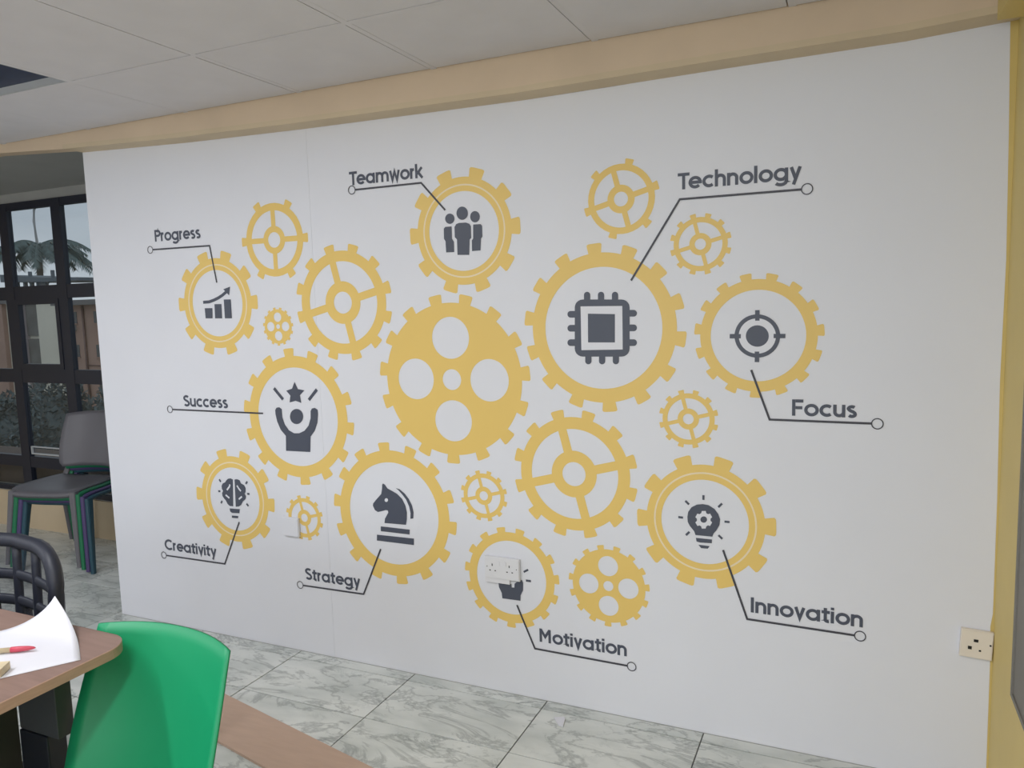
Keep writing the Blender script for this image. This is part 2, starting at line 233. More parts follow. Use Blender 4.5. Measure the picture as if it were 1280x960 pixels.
# traced outlines of the printed icons, metres on the wall (x, z)
ICON={'teamwork':{'fill':[[(-1.3824,1.835),(-1.383,1.8308),(-1.3847,1.8269),(-1.3872,1.8235),(-1.3904,1.8207),(-1.3943,1.8187),(-1.3986,1.8176),(-1.403,1.8174),(-1.4074,1.8182),(-1.4116,1.8199),(-1.4153,1.8224),(-1.4183,1.8256),(-1.4206,1.8294),(-1.4219,1.8335),(-1.4222,1.8378),(-1.4215,1.842),(-1.4199,1.8459),(-1.4173,1.8494),(-1.414,1.8522),(-1.4101,1.8542),(-1.4059,1.8553),(-1.4014,1.8554),(-1.397,1.8546),(-1.3929,1.8529),(-1.3892,1.8504),(-1.3862,1.8472),(-1.384,1.8434),(-1.3827,1.8393)],[(-1.3255,1.8511),(-1.3263,1.8458),(-1.3282,1.8408),(-1.3312,1.8364),(-1.3351,1.8328),(-1.3397,1.8302),(-1.3448,1.8288),(-1.3501,1.8285),(-1.3554,1.8295),(-1.3604,1.8316),(-1.3648,1.8349),(-1.3685,1.839),(-1.3711,1.8438),(-1.3727,1.8491),(-1.3731,1.8546),(-1.3722,1.86),(-1.3703,1.865),(-1.3672,1.8694),(-1.3633,1.873),(-1.3586,1.8755),(-1.3535,1.8769),(-1.3482,1.8771),(-1.343,1.8761),(-1.338,1.874),(-1.3336,1.8707),(-1.33,1.8666),(-1.3274,1.8618),(-1.3258,1.8566)],[(-1.2762,1.8349),(-1.2769,1.8304),(-1.2785,1.8261),(-1.281,1.8224),(-1.2843,1.8194),(-1.2882,1.8172),(-1.2924,1.816),(-1.2969,1.8157),(-1.3014,1.8166),(-1.3055,1.8184),(-1.3093,1.8211),(-1.3123,1.8246),(-1.3146,1.8286),(-1.3159,1.8331),(-1.3162,1.8377),(-1.3155,1.8423),(-1.3139,1.8465),(-1.3113,1.8502),(-1.308,1.8533),(-1.3041,1.8554),(-1.2999,1.8566),(-1.2954,1.8568),(-1.291,1.856),(-1.2868,1.8542),(-1.2831,1.8514),(-1.2801,1.848),(-1.2779,1.8439),(-1.2765,1.8395)],[(-1.3836,1.8044),(-1.3761,1.815),(-1.3632,1.8184),(-1.3351,1.8177),(-1.3214,1.8125),(-1.3148,1.803),(-1.315,1.7603),(-1.3215,1.7546),(-1.3257,1.6984),(-1.375,1.7009),(-1.3749,1.7577),(-1.3837,1.7675)],[(-1.4295,1.8012),(-1.4235,1.8076),(-1.3963,1.8077),(-1.396,1.762),(-1.3887,1.7505),(-1.3888,1.7121),(-1.4232,1.7126),(-1.4243,1.7544),(-1.4304,1.764)],[(-1.3048,1.8084),(-1.2744,1.8082),(-1.2685,1.8011),(-1.2685,1.7618),(-1.2742,1.756),(-1.2779,1.7124),(-1.3133,1.7118),(-1.3125,1.751),(-1.3067,1.758)]],'stroke':[],'pale':[],'palestroke':[],'top':[]},'progress':{'fill':[[(-2.6674,1.53),(-2.622,1.5295),(-2.6249,1.4842),(-2.6661,1.4849)],[(-2.6079,1.5468),(-2.5666,1.5463),(-2.5683,1.4832),(-2.6096,1.4839)],[(-2.5512,1.5659),(-2.5105,1.5653),(-2.5111,1.4823),(-2.5519,1.483)],[(-2.5498,1.6106),(-2.5099,1.6207),(-2.5184,1.5829)]],'stroke':[([(-2.6743,1.5567),(-2.6374,1.5579),(-2.609,1.5649),(-2.5805,1.5744),(-2.5555,1.586),(-2.5321,1.5998)],0.0134)],'pale':[],'palestroke':[],'top':[]},'success':{'fill':[[(-2.1838,1.2068),(-2.1684,1.1761),(-2.1334,1.1716),(-2.1592,1.1497),(-2.1539,1.1171),(-2.1843,1.1251),(-2.2173,1.117),(-2.2106,1.1467),(-2.2314,1.1676),(-2.1994,1.1772)],[(-2.1481,1.0587),(-2.1496,1.0513),(-2.1527,1.0442),(-2.1574,1.0378),(-2.1634,1.0323),(-2.1704,1.0281),(-2.1781,1.0253),(-2.1861,1.0241),(-2.194,1.0247),(-2.2015,1.0268),(-2.208,1.0305),(-2.2133,1.0356),(-2.2171,1.0417),(-2.2192,1.0487),(-2.2196,1.056),(-2.2181,1.0635),(-2.2149,1.0706),(-2.2102,1.0771),(-2.2041,1.0825),(-2.197,1.0867),(-2.1893,1.0894),(-2.1813,1.0905),(-2.1734,1.0899),(-2.1661,1.0877),(-2.1596,1.084),(-2.1544,1.079),(-2.1506,1.0728),(-2.1485,1.066)],[(-2.2993,1.0812),(-2.2905,1.0923),(-2.2755,1.0946),(-2.2624,1.0869),(-2.2618,1.0509),(-2.2505,1.0197),(-2.2298,0.9953),(-2.2025,0.9839),(-2.1745,0.9852),(-2.1459,0.9972),(-2.1222,1.0205),(-2.1091,1.0521),(-2.1069,1.0832),(-2.0995,1.0949),(-2.0841,1.098),(-2.0695,1.0906),(-2.0686,1.0713),(-2.0743,1.0358),(-2.0909,0.9997),(-2.1146,0.9737),(-2.1215,0.9063),(-2.2525,0.9044),(-2.2486,0.97),(-2.2751,0.996),(-2.2918,1.0316),(-2.2985,1.0631)]],'stroke':[([(-2.2987,1.1769),(-2.2524,1.1295)],0.0143),([(-2.0679,1.1765),(-2.1134,1.1306)],0.0137)],'pale':[],'palestroke':[],'top':[]},'creativity':{'fill':[[(-2.5705,0.7541),(-2.5836,0.7584),(-2.5996,0.7555),(-2.6118,0.7459),(-2.617,0.7386),(-2.6336,0.731),(-2.6415,0.7192),(-2.6405,0.7053),(-2.6344,0.697),(-2.6409,0.6859),(-2.6403,0.6719),(-2.6287,0.6588),(-2.6224,0.654),(-2.6125,0.6373),(-2.5997,0.6285),(-2.5793,0.6289)],[(-2.5602,0.7549),(-2.5456,0.7576),(-2.5304,0.7536),(-2.5236,0.7402),(-2.5056,0.7329),(-2.4979,0.7197),(-2.4994,0.7023),(-2.506,0.6932),(-2.498,0.6834),(-2.5023,0.6692),(-2.5188,0.6575),(-2.5315,0.639),(-2.5455,0.6308),(-2.5637,0.6282)],[(-2.6021,0.6171),(-2.5408,0.619),(-2.5447,0.5995),(-2.5889,0.5972),(-2.5997,0.6032)],[(-2.5909,0.5847),(-2.5526,0.5858),(-2.5549,0.5751),(-2.5919,0.5741)]],'stroke':[([(-2.6534,0.7489),(-2.6443,0.738)],0.009),([(-2.664,0.6929),(-2.6512,0.6932)],0.009),([(-2.6447,0.6486),(-2.6522,0.6367)],0.009),([(-2.4856,0.7509),(-2.4954,0.7392)],0.0087),([(-2.4904,0.6944),(-2.4772,0.6944)],0.0087),([(-2.4987,0.6484),(-2.4882,0.6375)],0.0088)],'pale':[],'palestroke':[([(-2.5897,0.7301),(-2.5938,0.7193),(-2.6103,0.7023)],0.0081),([(-2.6201,0.6788),(-2.5986,0.6658)],0.0081),([(-2.5482,0.728),(-2.5382,0.7149),(-2.5268,0.7036)],0.008),([(-2.5227,0.679),(-2.5426,0.6649)],0.008)],'top':[]},'strategy':{'fill':[[(-1.7576,0.7963),(-1.7485,0.7918),(-1.7372,0.777),(-1.7155,0.7683),(-1.6921,0.758),(-1.6692,0.7391),(-1.6547,0.7127),(-1.6489,0.6856),(-1.6503,0.6577),(-1.6555,0.6323),(-1.7594,0.6299),(-1.7564,0.6478),(-1.7386,0.6757),(-1.7402,0.6843),(-1.7503,0.6852),(-1.7731,0.6779),(-1.7897,0.6736),(-1.8037,0.6804),(-1.813,0.699),(-1.8104,0.7081),(-1.795,0.7252),(-1.769,0.7512),(-1.7637,0.7732),(-1.762,0.7908)],[(-1.6968,0.7812),(-1.6791,0.778),(-1.6561,0.7626),(-1.6374,0.7417),(-1.623,0.7155),(-1.6173,0.6884),(-1.6197,0.6623),(-1.6336,0.6593),(-1.6316,0.6837),(-1.637,0.7108),(-1.6495,0.7373),(-1.6682,0.7582),(-1.6833,0.7725)],[(-1.7787,0.6139),(-1.6386,0.6138),(-1.6408,0.5934),(-1.7798,0.5933)],[(-1.7992,0.5764),(-1.6207,0.5785),(-1.622,0.5512),(-1.8015,0.5513)]],'stroke':[],'pale':[[(-1.737,0.7283),(-1.7373,0.7265),(-1.738,0.7249),(-1.739,0.7233),(-1.7404,0.722),(-1.742,0.7209),(-1.7437,0.7202),(-1.7456,0.7199),(-1.7474,0.7199),(-1.749,0.7203),(-1.7505,0.7211),(-1.7518,0.7223),(-1.7527,0.7236),(-1.7532,0.7252),(-1.7533,0.7269),(-1.753,0.7287),(-1.7523,0.7303),(-1.7512,0.7319),(-1.7499,0.7332),(-1.7483,0.7343),(-1.7465,0.735),(-1.7447,0.7353),(-1.7429,0.7353),(-1.7412,0.7348),(-1.7397,0.7341),(-1.7385,0.7329),(-1.7376,0.7316),(-1.7371,0.73)]],'palestroke':[],'top':[]},'technology':{'fill':[[(-0.7416,1.5172),(-0.733,1.5156),(-0.7252,1.5116),(-0.7191,1.5055),(-0.7152,1.4978),(-0.714,1.4894),(-0.7156,1.3478),(-0.7171,1.3393),(-0.7212,1.3317),(-0.7275,1.3256),(-0.7354,1.3217),(-0.7442,1.3203),(-0.8866,1.3197),(-0.8957,1.3211),(-0.9039,1.3251),(-0.9104,1.3313),(-0.9145,1.3391),(-0.9158,1.3479),(-0.9128,1.494),(-0.9112,1.5025),(-0.9068,1.5102),(-0.9002,1.5162),(-0.8919,1.5199),(-0.8828,1.521)],[(-0.8661,1.5474),(-0.8626,1.5468),(-0.8594,1.5451),(-0.8569,1.5426),(-0.8553,1.5396),(-0.8548,1.5362),(-0.8552,1.5181),(-0.8558,1.5147),(-0.8575,1.5117),(-0.8601,1.5094),(-0.8633,1.5079),(-0.8669,1.5075),(-0.8669,1.5075),(-0.8704,1.5081),(-0.8736,1.5097),(-0.8761,1.5122),(-0.8777,1.5153),(-0.8782,1.5187),(-0.8779,1.5369),(-0.8772,1.5402),(-0.8755,1.5432),(-0.8729,1.5455),(-0.8697,1.547),(-0.8661,1.5474)],[(-0.8151,1.5458),(-0.8117,1.5452),(-0.8085,1.5436),(-0.8061,1.5411),(-0.8045,1.538),(-0.804,1.5347),(-0.8043,1.5167),(-0.8049,1.5134),(-0.8066,1.5104),(-0.8091,1.5081),(-0.8123,1.5066),(-0.8158,1.5062),(-0.8158,1.5062),(-0.8193,1.5068),(-0.8224,1.5084),(-0.8249,1.5109),(-0.8265,1.514),(-0.827,1.5173),(-0.8267,1.5354),(-0.8261,1.5387),(-0.8244,1.5417),(-0.8218,1.544),(-0.8187,1.5454),(-0.8151,1.5458)],[(-0.765,1.5443),(-0.7615,1.5436),(-0.7584,1.542),(-0.756,1.5396),(-0.7545,1.5366),(-0.754,1.5332),(-0.7542,1.5154),(-0.7548,1.5121),(-0.7564,1.5091),(-0.7589,1.5068),(-0.7621,1.5054),(-0.7655,1.505),(-0.7655,1.505),(-0.769,1.5056),(-0.772,1.5072),(-0.7745,1.5096),(-0.776,1.5126),(-0.7765,1.516),(-0.7763,1.5339),(-0.7757,1.5372),(-0.7741,1.5401),(-0.7715,1.5424),(-0.7684,1.5438),(-0.765,1.5443)],[(-0.8654,1.3316),(-0.8619,1.3311),(-0.8587,1.3295),(-0.8561,1.3271),(-0.8546,1.324),(-0.854,1.3206),(-0.8543,1.3036),(-0.855,1.3002),(-0.8567,1.2971),(-0.8593,1.2946),(-0.8625,1.293),(-0.8661,1.2925),(-0.8661,1.2925),(-0.8697,1.293),(-0.8729,1.2945),(-0.8755,1.297),(-0.8771,1.3001),(-0.8776,1.3035),(-0.8773,1.3205),(-0.8766,1.3239),(-0.8749,1.327),(-0.8723,1.3295),(-0.869,1.3311),(-0.8654,1.3316)],[(-0.8148,1.3317),(-0.8113,1.3312),(-0.8081,1.3296),(-0.8056,1.3272),(-0.8041,1.3242),(-0.8036,1.3208),(-0.8038,1.304),(-0.8044,1.3006),(-0.8061,1.2975),(-0.8087,1.295),(-0.8119,1.2934),(-0.8154,1.2929),(-0.8154,1.2929),(-0.8189,1.2934),(-0.8221,1.2949),(-0.8246,1.2973),(-0.8262,1.3004),(-0.8267,1.3038),(-0.8264,1.3207),(-0.8258,1.3241),(-0.8241,1.3272),(-0.8215,1.3296),(-0.8183,1.3312),(-0.8148,1.3317)],[(-0.7649,1.3318),(-0.7615,1.3313),(-0.7583,1.3298),(-0.7559,1.3274),(-0.7543,1.3243),(-0.7538,1.321),(-0.7541,1.3043),(-0.7547,1.3009),(-0.7563,1.2978),(-0.7588,1.2954),(-0.762,1.2938),(-0.7655,1.2933),(-0.7655,1.2933),(-0.7689,1.2938),(-0.7721,1.2953),(-0.7745,1.2977),(-0.7761,1.3007),(-0.7766,1.3041),(-0.7763,1.3209),(-0.7757,1.3243),(-0.7741,1.3273),(-0.7716,1.3297),(-0.7684,1.3313),(-0.7649,1.3318)],[(-0.9107,1.4814),(-0.9071,1.4808),(-0.9039,1.4792),(-0.9014,1.4767),(-0.8998,1.4736),(-0.8993,1.4702),(-0.8993,1.4687),(-0.8999,1.4653),(-0.9016,1.4623),(-0.9043,1.4599),(-0.9076,1.4584),(-0.9112,1.4579),(-0.9292,1.4582),(-0.9328,1.4588),(-0.9361,1.4605),(-0.9386,1.463),(-0.9402,1.4661),(-0.9407,1.4695),(-0.9407,1.471),(-0.9401,1.4744),(-0.9383,1.4775),(-0.9357,1.4798),(-0.9323,1.4813),(-0.9287,1.4818)],[(-0.9117,1.4322),(-0.9081,1.4316),(-0.9049,1.43),(-0.9023,1.4275),(-0.9007,1.4244),(-0.9002,1.421),(-0.9003,1.4195),(-0.9009,1.4161),(-0.9026,1.413),(-0.9053,1.4106),(-0.9085,1.4091),(-0.9122,1.4086),(-0.9302,1.4087),(-0.9339,1.4093),(-0.9371,1.4109),(-0.9397,1.4134),(-0.9413,1.4165),(-0.9418,1.42),(-0.9418,1.4215),(-0.9411,1.4249),(-0.9394,1.428),(-0.9367,1.4304),(-0.9334,1.4319),(-0.9297,1.4324)],[(-0.9127,1.3812),(-0.9091,1.3807),(-0.9059,1.3791),(-0.9033,1.3766),(-0.9017,1.3735),(-0.9012,1.3701),(-0.9013,1.3686),(-0.9019,1.3652),(-0.9036,1.3621),(-0.9063,1.3596),(-0.9096,1.358),(-0.9132,1.3575),(-0.9313,1.3575),(-0.9349,1.3581),(-0.9382,1.3597),(-0.9408,1.3622),(-0.9424,1.3653),(-0.9429,1.3687),(-0.9429,1.3702),(-0.9422,1.3737),(-0.9405,1.3768),(-0.9378,1.3792),(-0.9345,1.3808),(-0.9308,1.3813)],[(-0.6994,1.4806),(-0.6961,1.48),(-0.693,1.4784),(-0.6906,1.476),(-0.6891,1.473),(-0.6886,1.4697),(-0.6886,1.4683),(-0.6892,1.465),(-0.6908,1.4621),(-0.6932,1.4598),(-0.6963,1.4583),(-0.6997,1.4579),(-0.7158,1.4581),(-0.7192,1.4587),(-0.7223,1.4603),(-0.7247,1.4627),(-0.7262,1.4657),(-0.7267,1.469),(-0.7267,1.4705),(-0.7261,1.4738),(-0.7245,1.4767),(-0.722,1.479),(-0.7189,1.4805),(-0.7155,1.4809)],[(-0.7,1.4308),(-0.6966,1.4302),(-0.6936,1.4287),(-0.6912,1.4263),(-0.6897,1.4233),(-0.6891,1.42),(-0.6892,1.4185),(-0.6897,1.4152),(-0.6913,1.4123),(-0.6938,1.4099),(-0.6968,1.4084),(-0.7002,1.4079),(-0.7164,1.4081),(-0.7198,1.4087),(-0.7229,1.4102),(-0.7253,1.4126),(-0.7268,1.4156),(-0.7273,1.419),(-0.7273,1.4204),(-0.7267,1.4237),(-0.7251,1.4267),(-0.7226,1.429),(-0.7195,1.4305),(-0.7161,1.431)],[(-0.7006,1.38),(-0.6972,1.3795),(-0.6941,1.378),(-0.6917,1.3756),(-0.6902,1.3726),(-0.6897,1.3693),(-0.6897,1.3678),(-0.6903,1.3645),(-0.6919,1.3615),(-0.6943,1.3591),(-0.6974,1.3576),(-0.7008,1.3571),(-0.717,1.3571),(-0.7204,1.3577),(-0.7235,1.3592),(-0.7259,1.3616),(-0.7275,1.3646),(-0.728,1.368),(-0.7279,1.3694),(-0.7274,1.3727),(-0.7257,1.3757),(-0.7233,1.3781),(-0.7202,1.3796),(-0.7167,1.3801)]],'stroke':[],'pale':[[(-0.891,1.4971),(-0.7397,1.495),(-0.7401,1.3449),(-0.8908,1.3427)]],'palestroke':[],'top':[[(-0.8644,1.471),(-0.766,1.4677),(-0.7674,1.3696),(-0.8655,1.3699)]]},'focus':{'fill':[[(-0.2242,1.3879),(-0.2247,1.3789),(-0.2264,1.3701),(-0.2292,1.3616),(-0.2331,1.3535),(-0.238,1.346),(-0.2439,1.3392),(-0.2507,1.3332),(-0.2582,1.3281),(-0.2664,1.324),(-0.275,1.3211),(-0.284,1.3193),(-0.2932,1.3186),(-0.3024,1.3192),(-0.3115,1.3209),(-0.3203,1.3238),(-0.3287,1.3279),(-0.3365,1.333),(-0.3435,1.3391),(-0.3498,1.346),(-0.355,1.3537),(-0.3592,1.3619),(-0.3622,1.3707),(-0.3641,1.3797),(-0.3648,1.389),(-0.3642,1.3981),(-0.3624,1.4071),(-0.3594,1.4158),(-0.3553,1.424),(-0.3501,1.4315),(-0.3439,1.4383),(-0.337,1.4442),(-0.3293,1.4492),(-0.321,1.4531),(-0.3122,1.4558),(-0.3032,1.4574),(-0.2941,1.4578),(-0.2849,1.4571),(-0.276,1.4551),(-0.2673,1.4521),(-0.2592,1.448),(-0.2516,1.4428),(-0.2448,1.4368),(-0.2388,1.4299),(-0.2337,1.4224),(-0.2296,1.4143),(-0.2267,1.4057),(-0.2248,1.3969)]],'stroke':[],'pale':[[(-0.2369,1.388),(-0.2373,1.3807),(-0.2387,1.3735),(-0.241,1.3665),(-0.2442,1.3599),(-0.2482,1.3538),(-0.2531,1.3483),(-0.2586,1.3434),(-0.2648,1.3393),(-0.2714,1.336),(-0.2785,1.3336),(-0.2858,1.3321),(-0.2933,1.3316),(-0.3008,1.3321),(-0.3082,1.3335),(-0.3154,1.3359),(-0.3222,1.3392),(-0.3285,1.3434),(-0.3342,1.3483),(-0.3393,1.3539),(-0.3435,1.3602),(-0.3469,1.3669),(-0.3494,1.374),(-0.3509,1.3814),(-0.3515,1.3889),(-0.351,1.3963),(-0.3495,1.4036),(-0.3471,1.4107),(-0.3438,1.4173),(-0.3396,1.4235),(-0.3346,1.429),(-0.3289,1.4338),(-0.3227,1.4379),(-0.3159,1.441),(-0.3088,1.4433),(-0.3015,1.4446),(-0.294,1.445),(-0.2865,1.4444),(-0.2792,1.4428),(-0.2722,1.4403),(-0.2655,1.437),(-0.2593,1.4328),(-0.2537,1.4279),(-0.2488,1.4223),(-0.2447,1.4161),(-0.2414,1.4095),(-0.2389,1.4026),(-0.2374,1.3953)]],'palestroke':[],'top':[[(-0.2584,1.3882),(-0.2592,1.3805),(-0.2618,1.3733),(-0.2659,1.3668),(-0.2714,1.3614),(-0.2781,1.3573),(-0.2855,1.3547),(-0.2934,1.3539),(-0.3013,1.3548),(-0.3089,1.3573),(-0.3157,1.3615),(-0.3214,1.367),(-0.3257,1.3736),(-0.3283,1.381),(-0.3293,1.3887),(-0.3284,1.3964),(-0.3258,1.4037),(-0.3216,1.4102),(-0.316,1.4156),(-0.3092,1.4197),(-0.3017,1.4221),(-0.2938,1.4229),(-0.286,1.4219),(-0.2785,1.4193),(-0.2718,1.4151),(-0.2662,1.4096),(-0.262,1.4031),(-0.2593,1.3958)]],'topstroke':[([(-0.2942,1.4713),(-0.2939,1.4376)],0.0138),([(-0.2945,1.3384),(-0.2943,1.3043)],0.0139),([(-0.3799,1.3884),(-0.3449,1.3882)],0.0142),([(-0.2439,1.3881),(-0.2086,1.3878)],0.0137)]},'motivation':{'fill':[[(-1.2466,0.4486),(-1.2176,0.4457),(-1.1912,0.4442),(-1.1905,0.431),(-1.1793,0.4316),(-1.1778,0.4476),(-1.1663,0.4574),(-1.1469,0.4665),(-1.142,0.4556),(-1.1429,0.4259),(-1.1539,0.4046),(-1.1553,0.3829),(-1.232,0.3821),(-1.2338,0.4036),(-1.2449,0.4255)]],'stroke':[([(-1.2066,0.4588),(-1.1652,0.4585)],0.0055),([(-1.1384,0.4987),(-1.1198,0.5101)],0.0075),([(-1.1303,0.4663),(-1.1097,0.4664)],0.0085)],'pale':[],'palestroke':[],'top':[]},'innovation':{'fill':[[(-0.5195,0.7712),(-0.5166,0.789),(-0.5053,0.806),(-0.487,0.8169),(-0.4674,0.8203),(-0.448,0.8183),(-0.4286,0.807),(-0.4162,0.7908),(-0.4099,0.7727),(-0.4121,0.7523),(-0.4217,0.7341),(-0.4314,0.7215),(-0.4355,0.71),(-0.492,0.71),(-0.497,0.7236),(-0.5111,0.7397),(-0.5182,0.7537)],[(-0.4906,0.7002),(-0.4369,0.7),(-0.4374,0.6869),(-0.476,0.6853),(-0.4886,0.6878)],[(-0.4822,0.6768),(-0.4447,0.6759),(-0.4508,0.6664),(-0.4732,0.666)]],'stroke':[([(-0.4651,0.8514),(-0.4652,0.835)],0.0074),([(-0.5262,0.8267),(-0.5137,0.8149)],0.0075),([(-0.5506,0.7674),(-0.5341,0.7669)],0.0076),([(-0.5126,0.7191),(-0.5246,0.7061)],0.0075),([(-0.4034,0.8278),(-0.416,0.8141)],0.0073),([(-0.3957,0.7663),(-0.3788,0.7662)],0.0073),([(-0.4153,0.7174),(-0.4027,0.7059)],0.0074)],'pale':[[(-0.4555,0.7898),(-0.4575,0.7973),(-0.4707,0.7961),(-0.4727,0.7882),(-0.4783,0.7843),(-0.4855,0.7856),(-0.4922,0.7727),(-0.487,0.7674),(-0.487,0.7605),(-0.4922,0.7543),(-0.4856,0.7426),(-0.4783,0.7453),(-0.4728,0.7424),(-0.4707,0.7349),(-0.4576,0.7362),(-0.4555,0.7441),(-0.45,0.7481),(-0.4428,0.7468),(-0.4363,0.7597),(-0.4414,0.7649),(-0.4414,0.7717),(-0.4363,0.7779),(-0.4428,0.7895),(-0.45,0.7869)]],'palestroke':[],'top':[[(-0.453,0.7681),(-0.4533,0.7656),(-0.4541,0.7632),(-0.4554,0.761),(-0.4572,0.7591),(-0.4593,0.7575),(-0.4616,0.7565),(-0.4641,0.756),(-0.4666,0.756),(-0.469,0.7566),(-0.4711,0.7577),(-0.4729,0.7593),(-0.4742,0.7613),(-0.475,0.7635),(-0.4753,0.766),(-0.475,0.7685),(-0.4742,0.7709),(-0.4728,0.7731),(-0.4711,0.775),(-0.4689,0.7765),(-0.4666,0.7775),(-0.4641,0.7781),(-0.4616,0.778),(-0.4593,0.7774),(-0.4572,0.7763),(-0.4554,0.7747),(-0.4541,0.7727),(-0.4532,0.7705)]]}}

# ================================================================ THE ROOM
XL, XR, YB, YW, HC = -7.0, 0.385, -6.0, 0.87, 2.351
S = 'structure'
# floor: slab with grout colour, marble tiles set on it one by one
fl = empty('floor', (0, 0, 0)); tag(fl, kind=S)
box('slab', XL, XR, YB, YW, -.12, -.003, M['grout'], fl)
TX, TY, X0, Y0 = .5889, .2995, -2.232, -.06
def tile_mesh(w, d):
    bm = bmesh.new(); box_into(bm, .0022, w-.0022, .0022, d-.0022, -.0035, 0); bmesh.ops.bevel(bm, geom=[e for e in bm.edges if all(v.co.z > -.0005 for v in e.verts)], offset=.0006, segments=1, affect='EDGES')
    me = bm_mesh(bm); me.materials.append(M['marble']); return me
tm = {}
def tile(x, y, w, d):
    k = (round(w, 3), round(d, 3))
    if k not in tm: tm[k] = tile_mesh(w, d)
    o = link('floor_tile', tm[k], None, fl, (x, y, random.uniform(-.0003, .0003)))
xs = [X0 + TX*i for i in range(-8, 5)]
xe = [max(XL, x) for x in xs if x + TX > XL]
def row(y, d, xmin=XL, xmax=XR):
    for x in xe:
        a, b = max(x, xmin), min(x - (x - X0) % TX + TX if x == XL else x + TX, xmax)
        if b - a > .02: tile(a, y, b-a, d)
for k in range(1, 14): row(Y0 - TY*k, TY)
row(Y0, .0597)                       # cut strip along the mural wall
row(0.0, .24, XL, -3.38); row(.24, TY, XL, -3.38); row(.24+TY, YW-.24-TY, XL, -3.38)
st_ = box('rear_screed', XL, XR, YB, Y0-13*TY, -.003, 0, M['marble'], fl)

# ceiling: grid and tiles
ce = empty('ceiling', (0, 0, HC)); tag(ce, kind=S)
box('soffit', XL, XR, YB, YW, .10, .2, M['gap'], ce)
box('alcove_soffit', XL, -3.378, -.03, YW, -.004, .1, M['plaster'], ce); box('alcove_soffit', -3.378, XR, .10, YW, -.004, .1, M['plaster'], ce)
CX, CY, CT = -2.59, -.6111, .6
bmT = {}
def ctile(x0, x1, y0, y1):
    k = (round(x1-x0, 3), round(y1-y0, 3))
    if k not in bmT:
        bm = bmesh.new(); box_into(bm, .0105, k[0]-.0145, .0105, k[1]-.0145, -.001, .014); bmT[k] = bm_mesh(bm); bmT[k].materials.append(M['tile_w'])
    o = link('ceiling_tile', bmT[k], None, ce, (x0, y0, random.uniform(-.0005, .0008)))
    o.rotation_euler = (random.uniform(-.0012, .0012), random.uniform(-.0012, .0012), 0)
xi = [CX + CT*i for i in range(-8, 6)]
ye = [-.094] + [CY - CT*j for j in range(0, 10)]
for j in range(len(ye)-1):
    y1, y0 = ye[j], max(ye[j+1], YB)
    if y1 - y0 < .03: continue
    for i in range(len(xi)-1):
        a, b = max(xi[i], XL), min(xi[i+1], XR)
        if b - a < .03: continue
        if j == 1 and abs(xi[i] - (CX-CT)) < .01: continue          # recessed navy panel here
        ctile(a, b, y0, y1)
for x in xi:
    if XL < x < XR-.02: box('ceiling_rail', x-.0105, x+.0105, YB, -.1, -.0012, .03, M['tile_w'], ce)
for y in ye[1:]:
    if y > YB+.05: box('ceiling_rail', XL, XR, y-.0105, y+.0105, -.0014, .029, M['tile_w'], ce)
# recessed unit in the gap of the grid
hx0, hx1, hy0, hy1 = CX-CT+.012, CX-.012, CY-CT+.012, CY-.012
rp = empty('recessed_panel', ((hx0+hx1)/2, (hy0+hy1)/2, HC+.026)); tag(rp, 'navy blue recessed panel in the ceiling, between the pale grey tiles', 'ceiling panel')
hw = (hx1-hx0)/2; hd = (hy1-hy0)/2
box('panel', -hw, hw, -hd, hd, 0, .008, M['navy'], rp)
bm = bmesh.new()
for q in ((-hw, hw, hd-.006, hd), (-hw, hw, -hd, -hd+.006), (-hw, -hw+.006, -hd+.006, hd-.006), (hw-.006, hw, -hd+.006, hd-.006)): box_into(bm, *q, -.026, 0)
tag(link('rim', bm_mesh(bm), M['frame_l'], rp), 'pale grey upstand of the panel')

# mural wall (thin partition), right wall, rear wall, left wall, window wall
wm = box('wall_mural_side', -3.378, XR, .001, .12, -.003, HC+.1, M['film_grey']); tag(wm, kind=S)
tag(box('trim_5', .350, XR, .0006, .001, -.003, 2.30, M['paint_yellow']), kind=S)   # yellow paint carried round the corner
wr = box('wall_right', XR, XR+.12, YB, .12, -.1, HC+.1, M['paint_yellow']); tag(wr, kind=S)
def wall_with_hole(name, axis, a, b, u0, u1, hu0, hu1, hz0, hz1, m, z1=HC+.1):
    bm = bmesh.new()
    for q in ((u0, hu0, -.1, z1), (hu1, u1, -.1, z1), (hu0, hu1, -.1, hz0), (hu0, hu1, hz1, z1)):
        if q[1]-q[0] < .001: continue
        if axis == 'y': box_into(bm, q[0], q[1], a, b, q[2], q[3])
        else: box_into(bm, a, b, q[0], q[1], q[2], q[3])
    return tag(link(name, bm_mesh(bm), m), kind=S)
wall_with_hole('wall_rear', 'y', YB-.12, YB, XL-.12, XR, -4.0, .2, .82, 2.08, M['paint_cream'])
wall_with_hole('wall_left', 'x', XL-.12, XL, YB, YW+.1, -4.4, -1.6, .72, 2.08, M['paint_cream'])
wall_with_hole('wall_window_side', 'y', YW, YW+.14, XL-.12, -1.5, XL+.05, -1.9, .27, 2.285, M['plaster'])
box('wall_alcove_side', -1.5, XR, YW, YW+.14, -.1, HC+.1, M['plaster'])['kind'] = S
# peach painted dado under the window
box('baseboard_window', XL, -1.9, YW-.012, YW, 0, .262, M['paint_cream'])['kind'] = S
